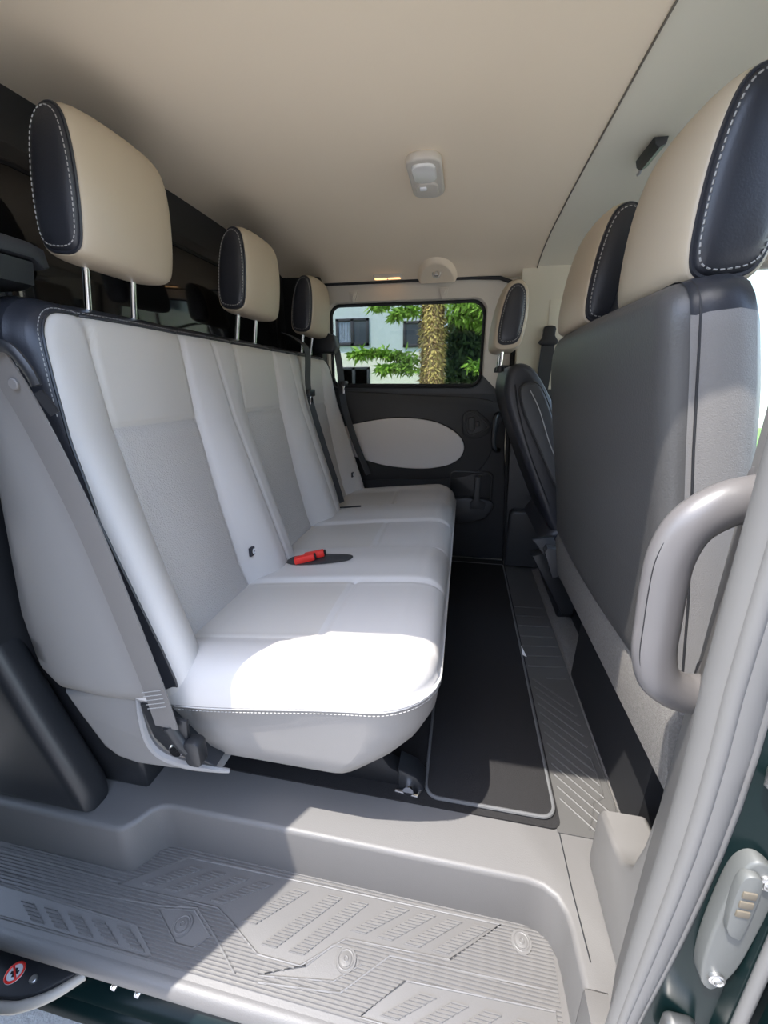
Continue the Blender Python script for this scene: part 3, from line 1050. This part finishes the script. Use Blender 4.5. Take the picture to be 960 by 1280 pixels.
# thin strap slot between second and third cushion
ss = MB()
ss.tube([(-.55, 1.585, zc(-.55, 1.585) + .001), (-.47, 1.575, zc(-.47, 1.575) + .001), (-.40, 1.58, zc(-.40, 1.58) + .001)], .005, 6)
ss.build('buckle_slot', BMATT, bench)

# ================================================================== FRONT DOUBLE BENCH SEAT
fs_ = thing('front_bench_seat', (.42, .9, 0), 'dark leather front double seat with two beige headrests, seen from behind', 'front seat')
FY0, FY1, FZ0, FZ1 = .545, 1.25, .44, .990
FXR = [(.40, .298), (.45, .294), (.60, .274), (.80, .240), (.95, .217), (1.0, .213)]
FR = [.02, .03, .14, .045]
def fh(a, b, d):
    return .012 * math.sin(PI * (a - FY0) / (FY1 - FY0)) + roundoff(d, .03) * .9
def lev_f(x, k):
    def f(a, b):
        y, z = inset(a, b, FY0, FY1, FZ0, FZ1, k)
        tx = x * (1.0 - .10 * sm(b, .85, 1.0))
        return (y, z - .03 * (x / .13) * sm(.8, 0, 1) * (1 if b > .93 else 0) * (1 if x > .10 else 0), -tx)
    return f
flev = [lev_f(.022, -.001), lev_f(.028, -.0005), lev_f(.04, -.004), lev_f(.07, -.007), lev_f(.088, -.004), lev_f(.10, .008)]
def fmat(a, b, l):
    if l < 0: return 0
    if b > .955: return 2
    return 1 if a < .8 else 0
mb, PERF_ = pad(FY0, FY1, FZ0, FZ1, FR, 60, 60, fh, flev, lambda a, b, h: (lerp_tab(FXR, b) - h, a, b), fmat)
fb = mb.build('backrest', [SEATBK, SEATSIDE, BLACKL], fs_, ang=60)
sm_ = MB()
pl = [Vector((lerp_tab(FXR, b) + .030, inset(a, b, FY0, FY1, FZ0, FZ1, -.001)[0], inset(a, b, FY0, FY1, FZ0, FZ1, -.001)[1])) for (a, b) in PERF_ if a < .60 or b > .93]
gap = max(range(len(pl)), key=lambda i: (pl[i] - pl[i - 1]).length)
pl = pl[gap:] + pl[:gap]
sm_.tube(pl, .0016, 6)
sm_.build('seam', BMATT, fb)
# front bolsters and cushions
m = MB()
m.prism([(.36, .50), (.44, .47), (.42, .60), (.365, .80), (.325, .93), (.30, .955)], 'Y', .60, 1.20, .02, 4)
m.build('seat_front', BLACKL, fb)
m = MB()
m.prism(rrect(.42, .92, .34, .47, .05), 'Y', .56, 1.23, .03, 4)
m.build('seat_cushion', BLACKL, fs_)
# carpeted lower skirt
m = MB()
m.prism([(.292, .435), (.300, .462), (.345, .462), (.35, .33), (.310, .325)], 'Y', .50, 1.235, .006)
m.prism([(.310, .325), (.35, .325), (.41, .20), (.395, .19)], 'Y', .52, 1.22, .004, mi=1)
m.build('skirt', [GCARPET, BMATT], fs_)
m = MB()
m.prism([(.37, .02), (.88, .02), (.88, .34), (.38, .34)], 'Y', .66, 1.16, .01)
m.build('seat_box', BMATT, fs_)
# middle belt tower beside the inner headrest
m = MB()
m.prism([(.985, .985), (1.21, .975), (1.20, 1.0), (1.12, 1.03), (1.04, 1.03)], 'X', .27, .36, .012, 3)
m.build('shoulder_pad', BLACKL, fb)
m = MB()
m.prism([(.255, .965), (.345, .965), (.350, 1.06), (.335, 1.10), (.300, 1.105), (.275, 1.05)], 'Y', .905, .955, .014, 3)
m.build('belt_tower', BLACKL, fb)
headrest(fs_, (.290, .715, 1.094), .225, -1, .99, lean=-.02)
headrest(fs_, (.270, 1.062, 1.096), .225, -1, .99, lean=-.08)
m = MB()
m.prism([(.300, .30), (.335, .31), (.335, .39), (.275, .40), (.268, .385)], 'Y', 1.235, 1.275, .004)
m.build('hinge_bracket', CHARC, fs_)

# ================================================================== DRIVER SEAT
dv = thing('driver_seat', (.30, 1.70, 0), 'black piped leather front seat against the far pillar', 'front seat')
prof = sp2([(.128, .86), (.135, .925), (.16, .945), (.20, .94), (.24, .90), (.30, .80), (.38, .62), (.45, .45), (.46, .38), (.42, .34), (.345, .355), (.28, .48), (.20, .66), (.15, .78)], 5)
m = MB()
m.prism(prof, 'Y', 1.47, 1.93, .03, 5)
db = m.build('backrest', BLACKL, dv, ang=60)
# side bolster with piping
bol = sp2([(.175, .868), (.205, .885), (.245, .86), (.31, .72), (.40, .52), (.42, .45), (.385, .46), (.33, .53), (.25, .68), (.19, .80)], 5)
m = MB()
m.prism(bol, 'Y', 1.435, 1.50, .014, 4)
bo = m.build('side_bolster', CHARC, db, ang=60)
m = MB()
m.tube([(x, 1.443, z) for x, z in bol], .0042, 6, closed=True)
m.tube([(x - .045, 1.467, z + .0) for x, z in spline([(.165, .86), (.19, .78), (.25, .64), (.34, .47)], 6) and [(p.x, p.y) for p in spline([(.205, .88), (.225, .79), (.28, .64), (.36, .47)], 6)]], .0022, 6)
m.build('piping', BMATT, bo)
m = MB()
m.tube([(p.x, 1.434, p.y) for p in spline([(.205, .862), (.24, .80), (.30, .66), (.40, .50)], 6)], .0016, 6)
m.build('stitching', STITCH, bo)
m = MB()
m.prism([(.30, .33), (.85, .33), (.88, .42), (.82, .46), (.42, .44), (.33, .38)], 'Y', 1.46, 1.94, .03, 4)
m.build('seat_cushion', BLACKL, dv)
m = MB()
m.prism([(.27, .285), (.31, .30), (.44, .12), (.44, .06), (.40, .06)], 'Y', 1.44, 1.50, .01, mi=0)
m.prism([(.40, .01), (.86, .01), (.86, .33), (.40, .33)], 'Y', 1.50, 1.90, .01, mi=0)
m.build('seat_base', BPLAST, dv)
m = MB()
m.prism([(.262, .355), (.33, .37), (.45, .16), (.43, .15), (.34, .26)], 'Y', 1.425, 1.445, .004)
m.build('side_shield', CHARC, dv)
headrest(dv, (.137, 1.61, 1.094), .22, -1, .935, lean=-.10, pk=.98)

# ================================================================== LOOSE AND FITTED THINGS
# floor mat
fm = thing('floor_mat', (.10, 1.3, .004), 'long black carpet mat with a bound edge on the floor before the bench', 'mat')
mp_ = rrect(-.038, .236, .682, 1.97, [.03, .03, .01, .01], 8)
m = MB()
m.prism(mp_, 'Z', .0045, .0105, .001)
m.build('mat_pile', CARPET, fm)
m = MB()
m.tube([(x, y, .0085) for x, y in mp_], .0042, 8, closed=True)
m.build('bound_edge', mat('mat_binding', (.10, .10, .10), .8), fm)
m = MB()
m.prism([(.238, 1.235), (.250, 1.225), (.240, 1.285)], 'Z', .011, .0145, .001)
tag(m.build('paper_tag', WHITEP), 'tiny white tag lying at the mat edge by the ribbed floor strip', 'tag')

# grab handle on the near pillar
gh = thing('grab_handle', (.282, .41, .7), 'grey D-shaped grab handle bolted to the near pillar trim', 'grab handle')
hp = spline([(.284, .418, .778), (.262, .412, .778), (.236, .407, .772), (.212, .405, .752), (.202, .405, .722), (.201, .405, .69), (.203, .405, .65), (.206, .405, .612), (.217, .406, .582), (.240, .410, .566), (.262, .414, .562), (.284, .42, .560)], 5)
nH = len(hp)
m = MB()
m.tube(hp, [.0205 + .004 * abs(1 - 2 * i / (nH - 1)) ** 3 for i in range(nH)], 16, flat=.82, up=(0, 1, 0))
gb = m.build('grip', HANDLE, gh, ang=60)
m = MB()
m.tube([(p.x - .0165 * (1 if .55 < p.z < .9 else 0) + 0, p.y - .0095, p.z) for p in hp[14:-14]], .0006, 6)
m.build('part_line', BMATT, gb)
for z in (.778, .561):
    m = MB()
    m.prism(rrect(.385, .445, z - .028, z + .028, .012), 'X', .270, .284, .003)
    m.build('end_cap', HANDLE, gh)

# ceiling lamp
lampo = thing('ceiling_lamp', (-.128, 1.25, 1.396), 'beige oval reading lamp in the middle of the headliner', 'lamp')
m = MB()
m.prism(rrect(-.172, -.086, 1.148, 1.362, .034, 8), 'Z', 1.380, 1.400, .006, 3)
hs = m.build('housing', BEIGEP, lampo)
m = MB()
m.prism(rrect(-.160, -.100, 1.165, 1.258, .024, 8), 'Z', 1.374, 1.384, .005, 3)
tag(m.build('lens', LENS, lampo), 'pale translucent lamp lens')
m = MB()
m.prism(rrect(-.160, -.100, 1.262, 1.345, .024, 8), 'Z', 1.375, 1.384, .004, 3, mi=0)
m.box((-.148, 1.275, 1.371), (-.130, 1.290, 1.378), .002, mi=1)
m.build('switch', [BEIGEP, WHITEP], lampo)
cl = thing('courtesy_lamp', (-.38, 2.0, 1.336), 'slim lit amber lamp at the headliner edge above the far door', 'lamp')
m = MB()
m.prism(rrect(-.43, -.30, 1.985, 2.01, .01), 'Z', 1.328, 1.345, .002)
m.build('housing', BEIGEP, cl)
for xx in (-.395, -.335):
    m = MB()
    m.prism(rrect(xx - .028, xx + .028, 1.984, 2.004, .006), 'Z', 1.3255, 1.3285, .001)
    tag(m.build('lens', GLOW, cl), 'glowing amber lens')
ho = thing('ceiling_hook', (-.148, 1.97, 1.34), 'small round hook in the headliner bulge above the far window', 'hook')
m = MB()
hz = lerp_tab(cs, 1.965) - .018
m.tube([(-.148 + .016 * math.cos(q * PI / 10), 1.962, hz - .004 + .014 * math.sin(q * PI / 10)) for q in range(20)], .0035, 8, closed=True)
m.build('ring', BEIGEP, ho)
m = MB()
m.prism([(-.157, hz - .012), (-.139, hz - .012), (-.145, hz + .006), (-.151, hz + .006)], 'Y', 1.952, 1.972, .002)
m.build('hook_tongue', STEEL, ho)
# handle above the front seats
m = MB()
m.prism([(.380, 1.402), (.410, 1.402), (.407, 1.388), (.394, 1.381), (.384, 1.388)], 'Y', 1.20, 1.31, .003)
hd_ = thing('coat_clip', (.392, 1.25, 1.39), 'dark grey clip under the front headliner beside the big beige headrest', 'clip')
m.build('clip_body', CHARC, hd_)
m = MB()
m.tube([(.394, 1.305, 1.386), (.394, 1.314, 1.379), (.394, 1.322, 1.380)], .004, 8)
m.build('clip_tip', STEEL, hd_)

# near seat belt
sb = thing('seat_belt', (-.47, .51, .27), 'grey seat belt stretched across the near side of the bench', 'seat belt')
bp = spline([(-.725, .462, 1.03), (-.668, .488, .95), (-.634, .496, .885), (-.604, .500, .80), (-.570, .503, .68), (-.547, .505, .57), (-.525, .507, .45), (-.507, .506, .36), (-.497, .506, .285)], 6)
m = MB()
m.ribbon(bp, (1, -.15, .25), .054, .0022)
wb_ = m.build('webbing', BELT, sb, ang=60)
m = MB()
for k in range(5):
    t = Vector((-.508 + k * .0012, .5045, .366 - k * .0085))
    m.dashes([t + Vector((-.021, -.0035, -.006)), t + Vector((.021, -.0035, .006))], step=.0045, ln=.0034, r=.0009)
m.build('stitching', STITCH, wb_)
m = MB()
m.tube(spline([(-.675, .486, .905), (-.630, .483, .926), (-.600, .481, .922), (-.578, .480, .895), (-.572, .481, .876)], 5), .0085, 10, flat=.6, up=(0, 1, 0), mi=0)
m.ribbon([(-.578, .486, .868), (-.566, .493, .838)], (1, 0, .5), .016, .003, mi=0)
m.build('tongue', [BPLAST, STEEL], sb)
m = MB()
m.disc((-.622, .494, .878), (0, -1, 0), .008, .005, mi=0)
m.build('stop_button', BELT, sb)
m = MB()
m.prism([(-.508, .262), (-.462, .258), (-.458, .30), (-.505, .302)], 'Y', .510, .518, .003, mi=0)
m.tube(spline([(-.495, .512, .285), (-.478, .512, .252), (-.462, .512, .235)], 4), .014, 10, mi=0)
m.disc((-.488, .516, .232), (0, -1, 0), .014, .012, mi=1)
m.prism(rrect(-.468, -.435, .205, .262, .012), 'Y', .500, .526, .006, mi=0)
m.build('lower_anchor', [BPLAST, CHROME], sb)

# middle belt hanging over the third backrest
def bx(z, y): return lerp_tab(BXF, z) + bh(y, z, .3)
sb2 = thing('seat_belt', (-.5, 1.56, .4), 'dark seat belt hanging down the backrest beside the farthest headrest', 'seat belt')
bp = spline([(-.70, 1.60, 1.07), (-.645, 1.60, 1.045), (-.605, 1.595, 1.0), (bx(.85, 1.56) + .012, 1.585, .85), (bx(.65, 1.55) + .010, 1.575, .65), (bx(.50, 1.545) + .010, 1.568, .50), (-.475, 1.56, .415)], 6)
m = MB()
m.ribbon(bp, (.1, 1, 0), .046, .002)
m.build('webbing', BELTD, sb2, ang=60)
m = MB()
x = bx(.845, 1.56) + .022
m.box((x - .012, 1.555, .835), (x + .006, 1.615, .862), .005, mi=0)
m.box((x - .006, 1.572, .79), (x - .001, 1.602, .838), .001, mi=1)
m.build('tongue', [BPLAST, CHROME], sb2)
sb3 = thing('seat_belt', (-.5, 1.95, .4), 'dark seat belt at the far end of the bench against the door', 'seat belt')
bp = spline([(-.625, 1.955, 1.10), (-.60, 1.965, 1.03), (-.585, 1.965, .93), (bx(.8, 1.93) + .03, 1.96, .80), (bx(.65, 1.93) + .035, 1.965, .62), (-.455, 1.965, .45)], 6)
m = MB()
m.ribbon(bp, (.6, 1, 0), .040, .002)
m.build('webbing', BELTD, sb3, ang=60)
m = MB()
mt = Matrix.Translation((-.565, 1.955, .875))
m.box((-.012, -.022, .0), (.012, .022, .022), .004, mtx=mt, mi=0)
m.box((-.005, -.014, -.036), (.003, .014, .002), .001, mtx=mt, mi=1)
m.build('tongue', [BPLAST, CHROME], sb3)
m = MB()
m.prism([(-.70, 1.019), (-.60, 1.017), (-.585, 1.045), (-.60, 1.095), (-.64, 1.11), (-.70, 1.10)], 'Y', 1.91, 1.985, .016, 3)
m.build('belt_outlet', BPLAST, sb3)
# belt on the far pillar
sb4 = thing('seat_belt', (.36, 2.0, .7), 'black front belt hanging from its anchor on the far pillar', 'seat belt')
m = MB()
m.ribbon([(.338, 1.985, 1.06), (.335, 1.98, .95), (.325, 1.97, .80), (.32, 1.96, .60)], (1, 0, .15), .055, .002)
m.build('webbing', BELTD, sb4)
m = MB()
m.prism(sp2([(.315, 1.115), (.36, 1.115), (.362, 1.08), (.375, 1.06), (.372, 1.045), (.34, 1.038), (.31, 1.043), (.298, 1.055), (.312, 1.075)], 3), 'Y', 1.975, 2.0, .006)
m.build('anchor', BPLAST, sb4)
# belt cover and corner box behind the near headrest
bc = thing('belt_cover', (-.76, .54, 1.0), 'dark grey belt outlet cover at the left edge behind the near headrest', 'cover')
m = MB()
m.prism([(.455, 1.062), (.455, 1.085), (.60, 1.085), (.622, 1.080), (.626, 1.055), (.615, 1.05), (.60, 1.062)], 'X', -.90, -.662, .005)
m.build('cover_top', BPLAST, bc)
m = MB()
m.prism([(-.90, 1.019), (-.70, 1.019), (-.675, 1.026), (-.668, 1.058), (-.90, 1.062)], 'Y', .470, .605, .004)
m.tube(spline([(-.715, .468, 1.018), (-.70, .466, 1.018), (-.69, .466, 1.028), (-.695, .466, 1.038), (-.715, .468, 1.04)], 4), .0018, 6)
m.build('cover_body', BPLAST, bc)

# latch plate, striker roller and hinge on the jamb
lpz = thing('latch_plate', (.285, .316, .36), 'grey oval latch plate screwed to the black jamb', 'latch plate')
ov = sp2([(.284, .452), (.300, .440), (.305, .41), (.303, .36), (.299, .31), (.290, .278), (.281, .27), (.272, .285), (.268, .33), (.269, .39), (.273, .435)], 5)
m = MB()
m.prism(ov, 'Y', .300, .3175, .003, 3)
m.build('plate', LATCH, lpz)
m = MB()
m.prism(sp2([(.270, .430), (.278, .442), (.287, .435), (.288, .40), (.287, .365), (.283, .36), (.272, .372)], 3), 'Y', .294, .303, .002)
m.build('raised_cover', LATCH, lpz)
m = MB()
for k in range(3):
    m.box((.2735, .2925, .392 + k * .012), (.2845, .2955, .400 + k * .012), .0008)
tag(m.build('embossed_mark', mat('pale_mark', (.10, .083, .058), .8), lpz), 'pale embossed mark of short bars')
for (xx, zz) in ((.293, .432), (.283, .292)):
    m = MB()
    m.disc((xx, .3005, zz), (0, -1, 0), .0075, .004)
    m.tube([(xx + .0045 * math.cos(q * PI / 8), .296, zz + .0045 * math.sin(q * PI / 8)) for q in range(16)], .001, 6, closed=True)
    m.build('screw', STEEL, lpz)
lpz.location.x -= .008
lpz.location.z += .026
lpz.location.y += .006
stn = thing('striker_pin', (.268, .315, .553), 'short steel striker pin sticking out of the jamb', 'striker')
m = MB()
m.tube([(.283, .326, .585), (.277, .318, .572), (.270, .306, .560), (.2695, .305, .559)], [.009, .0095, .010, .007], 16)
m.build('pin', STEEL, stn)
m = MB()
m.tube([(.276, .324, .605), (.276, .313, .605), (.276, .310, .605)], [.010, .010, .007], 16, mi=0)
m.tube([(.276, .3085, .605), (.276, .308, .605)], [.004, .004], 10, mi=1)
m.build('bolt_head', [CHROME, BMATT], stn)
hg = thing('hinge_bracket', (.262, .315, .20), 'steel hinge bracket low on the black jamb', 'bracket')
m = MB()
m.prism(rrect(.250, .282, .165, .225, .008), 'Y', .298, .319, .003)
m.build('plate', STEEL, hg)
m = MB()
m.tube([(.262, .299, .205), (.262, .290, .205), (.262, .288, .205)], [.009, .009, .006], 14)
m.build('bolt_head', CHROME, hg)

# sliding door roller arm with a round prohibition sticker
ra = thing('roller_arm', (-.70, .36, -.2), 'black sliding door roller arm with a round sticker, below the step', 'bracket')
m = MB()
ZA = -.205
m.prism(sp2([(-1.0, .295), (-.787, .314), (-.735, .326), (-.700, .347), (-.668, .378), (-.69, .405), (-.76, .41), (-1.0, .40)], 4), 'Z', ZA - .022, ZA, .004)
m.build('arm_plate', BPLAST, ra)
m = MB()
m.tube(spline([(-1.0, .287, ZA - .012), (-.787, .306, ZA - .012), (-.735, .318, ZA - .012), (-.695, .341, ZA - .012), (-.662, .374, ZA - .012)], 5), .009, 10)
m.build('arm_edge', mat('tan_edge', (.32, .29, .25), .4), ra)
m = MB()
cx, cy = -.790, .346
m.disc((cx, cy, ZA), (0, 0, 1), .0165, .001, 28, mi=0, r2=.0165)
m.tube([(cx + .0145 * math.cos(q * PI / 12), cy + .0145 * math.sin(q * PI / 12), ZA + .0012) for q in range(24)], .0022, 6, closed=True, mi=1)
m.box((-.0135, -.0015, 0), (.0135, .0015, .0018), mtx=Matrix.Translation((cx, cy, ZA + .0008)) @ Matrix.Rotation(-.6, 4, 'Z'), mi=1)
m.box((-.007, -.0022, 0), (.007, .0022, .0014), mtx=Matrix.Translation((cx, cy, ZA + .0008)) @ Matrix.Rotation(.3, 4, 'Z'), mi=2)
m.box((-.0022, -.0065, 0), (.0022, .0065, .0014), mtx=Matrix.Translation((cx, cy, ZA + .0008)) @ Matrix.Rotation(.3, 4, 'Z'), mi=2)
tag(m.build('sticker', [WHITEP, RED, BMATT], ra), 'white round sticker with a red prohibition ring')
for (xx, yy) in ((-.745, .382), (-.718, .378), (-.745, .345)):
    m = MB()
    m.disc((xx, yy, ZA), (0, 0, 1), .0068, .005)
    m.build('bolt', STEEL, ra)
for xx in (-.578, -.528):
    bt = thing('track_bolt', (xx, .36, -.18), 'chrome bolt under the step lip, %s the slim white clip' % ('left of' if xx < -.55 else 'right of'), 'bolt', 'bolts under the step lip')
    m = MB()
    m.tube([(xx, .40, -.188), (xx, .362, -.188), (xx, .356, -.188)], [.007, .007, .005], 12)
    m.build('shank', CHROME, bt)
    m = MB()
    m.tube([(xx, .376, -.188), (xx, .370, -.188)], [.0105, .0105], 12)
    m.build('washer', STEEL, bt)
m = MB()
m.box((-.572, .365, -.181), (-.536, .375, -.177), .0015)
tag(m.build('track_clip', WHITEP), 'slim white clip between two bolts under the step lip', 'clip')

# open sliding door, slid back along the outside
od = thing('sliding_door', (-1.1, .22, -.2), 'open near sliding door slid back along the outside of the van', 'door')
DP = [(.252, -.26), (.223, -.05), (.208, .25), (.222, .55), (.260, .82), (.312, 1.06), (.382, 1.35), (.40, 1.47)]
dp = [(p.x, p.y) for p in spline(DP, 4)]
outer = dp + [(y - .075, z) for y, z in dp[::-1]]
m = MB()
m.prism(outer, 'X', -1.85, -.675, .008, 2)
m.build('door_shell', PAINT, od, ang=50)
m = MB()
m.prism([(.262, -.20), (.230, .25), (.246, .6), (.276, .78), (.235, .78), (.21, .3), (.235, -.2)], 'X', -1.80, -.70, .006)
m.build('door_lining', CHARC, od, ang=50)

# ================================================================== OUTSIDE
bl = thing('building', (-2, 16.5, -.5), 'pale rendered apartment building seen through the far window', 'building')
m = MB()
m.box((-16, 16, 2.05), (20, 22, 9), mi=0)
m.box((-16, 15.97, -.5), (20, 22, 2.05), mi=1)
m.build('facade', [FACADE, FACADE2], bl, smooth=False)
def win(x0, x1, z0, z1, curtain=False):
    f = MB()
    yy = 15.93
    for (a, c) in (((x0, z0), (x1, z0 + .10)), ((x0, z1 - .10), (x1, z1)), ((x0, z0), (x0 + .1, z1)), ((x1 - .1, z0), (x1, z1)), (((x0 + x1) / 2 - .06, z0), ((x0 + x1) / 2 + .06, z1))):
        f.box((a[0], yy, a[1]), (c[0], yy + .09, c[1]), .01)
    fo = f.build('window', DFRAME, bl)
    g_ = MB()
    g_.box((x0 + .05, yy + .04, z0 + .05), (x1 - .05, yy + .055, z1 - .05))
    g_.build('pane', PANE, fo)
    if curtain:
        g_ = MB()
        pts = [(x0 + .12 + i * .03, yy + .03 + .012 * (i % 2)) for i in range(int((x1 - x0) * .42 / .03))]
        for (a, y1), (c, y2) in zip(pts, pts[1:]):
            g_.add([(a, y1, z0 + .12), (c, y2, z0 + .12), (c, y2, z1 - .12), (a, y1, z1 - .12)], [(0, 1, 2, 3)])
        g_.build('curtain', CURT, fo)
win(-4.88, -3.62, 2.30, 3.24, True)
win(-2.34, -1.1, 2.22, 3.1)
win(-4.85, -3.6, .60, 1.55)
win(-.30, .75, 3.40, 4.4)
win(4.0, 5.3, 2.3, 3.2)
win(7.0, 8.3, 2.3, 3.2)

def needles(m, n, c, rad, mi=0, ln=.16, wd=.035, seed=0, dirn=(0, 0, -1)):
    rnd = random.Random(seed)
    for _ in range(n):
        while True:
            p = Vector((rnd.uniform(-1, 1), rnd.uniform(-1, 1), rnd.uniform(-1, 1)))
            if p.length <= 1: break
        p = Vector((c[0] + p.x * rad[0], c[1] + p.y * rad[1], c[2] + p.z * rad[2]))
        d = (Vector(dirn) * .7 + Vector((rnd.gauss(0, .6), rnd.gauss(0, .6), rnd.gauss(0, .35)))).normalized()
        s_ = d.cross(Vector((rnd.gauss(0, 1), rnd.gauss(0, 1), rnd.gauss(0, 1)))).normalized()
        l, q = ln * rnd.uniform(.6, 1.3), wd * rnd.uniform(.6, 1.3)
        m.add([p - s_ * q * .3, p + d * l * .5 - s_ * q, p + d * l, p + d * l * .5 + s_ * q], [(0, 1, 2, 3)], mi)

tree = thing('conifer_tree', (-.56, 7.2, -.47), 'conifer with an ivy-clad trunk and bright green boughs beyond the far window', 'tree')
m = MB()
m.tube([(-.54, 7.2, -.5), (-.555, 7.2, .8), (-.575, 7.2, 2.0), (-.58, 7.2, 4.5)], [.24, .195, .18, .14], 24)
trk = m.build('trunk', BARK, tree)
m = MB()
rnd = random.Random(3)
for _ in range(2600):
    a = rnd.uniform(PI, 2 * PI)
    z = rnd.uniform(.3, 2.9)
    R = .19
    p = Vector((-.565 + R * math.cos(a), 7.2 + R * math.sin(a), z))
    nr = Vector((math.cos(a), math.sin(a), 0))
    d = (Vector((rnd.gauss(0, .5), rnd.gauss(0, .3), -1 + rnd.gauss(0, .4))) + nr * .5).normalized()
    s_ = d.cross(nr).normalized()
    l, q = rnd.uniform(.04, .10), rnd.uniform(.010, .02)
    m.add([p, p + d * l * .5 - s_ * q, p + d * l + nr * .01, p + d * l * .5 + s_ * q], [(0, 1, 2, 3)], rnd.choice((0, 0, 1)))
m.build('ivy', [IVY, BARK], trk, smooth=False)
m = MB()
# boughs: left high, left low, right mass
def bough(p0, p1, droop, n, seed, mi, wid=.14):
    p0, p1 = Vector(p0), Vector(p1)
    for k in range(9):
        t = k / 8
        p = p0.lerp(p1, t) - Vector((0, 0, droop * t * t))
        r = wid * (1 - .55 * t)
        needles(m, int(n / 9), p, (r, r, r * .5), mi, ln=.15, wd=.022, seed=seed * 31 + k, dirn=((p1 - p0).normalized() * .5 + Vector((0, 0, -.6))))
bough((-.86, 7.1, 2.28), (-1.40, 6.7, 2.16), .12, 420, 1, 0, .18)
bough((-.84, 7.1, 2.04), (-1.12, 6.7, 1.98), .1, 320, 2, 0, .13)
bough((-.90, 7.0, 1.30), (-1.70, 6.6, 1.56), .20, 620, 3, 0, .15)
bough((-.90, 7.0, 1.14), (-1.30, 6.7, 1.28), .16, 420, 4, 0, .18)
bough((-.2, 7.1, 2.10), (.40, 6.6, 2.05), .24, 700, 5, 0, .22)
bough((-.2, 7.2, 1.95), (.45, 6.8, 1.82), .2, 700, 6, 0, .2)
bough((.1, 7.2, 1.22), (.40, 6.8, 1.12), .1, 420, 7, 0, .14)
bough((-.1, 7.2, 2.5), (.7, 6.9, 2.45), .1, 500, 8, 0, .2)
needles(m, 2600, (.15, 7.9, 1.45), (.62, .4, .85), 1, .2, .04, 11)
needles(m, 1200, (.1, 7.6, 1.5), (.5, .2, .7), 1, .16, .03, 12)
needles(m, 900, (-.5, 7.8, 3.6), (1.2, .5, .6), 0, .18, .035, 13)
m.build('boughs', [LEAF, DLEAF], tree, smooth=False)
m = MB()
hgd = thing('garden_hedge', (0, 9.5, -.47), 'low dark hedge along the verge beyond the far window', 'hedge')
needles(m, 5000, (-1.5, 9.6, .12), (5.5, .35, .62), 0, .2, .05, 21, (0, 0, .4))
m.build('foliage', DLEAF, hgd, smooth=False)

gu = MB()  # unseen corner of the opening, shaped to round the shadow edge on the bench
gu.prism([(-.85, .475), (-.44, .475), (-.48, .452), (-.53, .42), (-.58, .395), (-.62, .385), (-.64, .385), (-.85, .44)], 'Z', 1.285, 1.335, .006)
struct(gu.build('trim_6', BPLAST), 'unseen rear upper corner of the door opening, shaped to round the bench shadow')

# unseen house added behind the viewer to block low sky light
nb = thing('added_shade_house', (0, -9, -.5), 'brown rendered house, unseen, added to dim and warm light at the open door', 'building')
m = MB()
m.box((-16, -17, -.5), (14, -9.5, 4.2))
m.build('house_wall', mat('brown_render', (.36, .28, .21), .9), nb, smooth=False)
m = MB()
m.prism([(-17.6, 4.2), (-8.9, 4.2), (-13, 6.8)], 'X', -16.5, 14.5)
m.build('roof', mat('dark_roof_tiles', (.08, .05, .04), .8), nb, smooth=False)
for k in range(5):
    x = -11 + k * 5
    m = MB()
    m.box((x, -9.52, 1.0), (x + 1.4, -9.46, 2.4), .02)
    f = m.build('window', DFRAME, nb)
    m = MB()
    m.box((x + .08, -9.465, 1.08), (x + 1.32, -9.45, 2.32))
    m.build('pane', PANE, f)
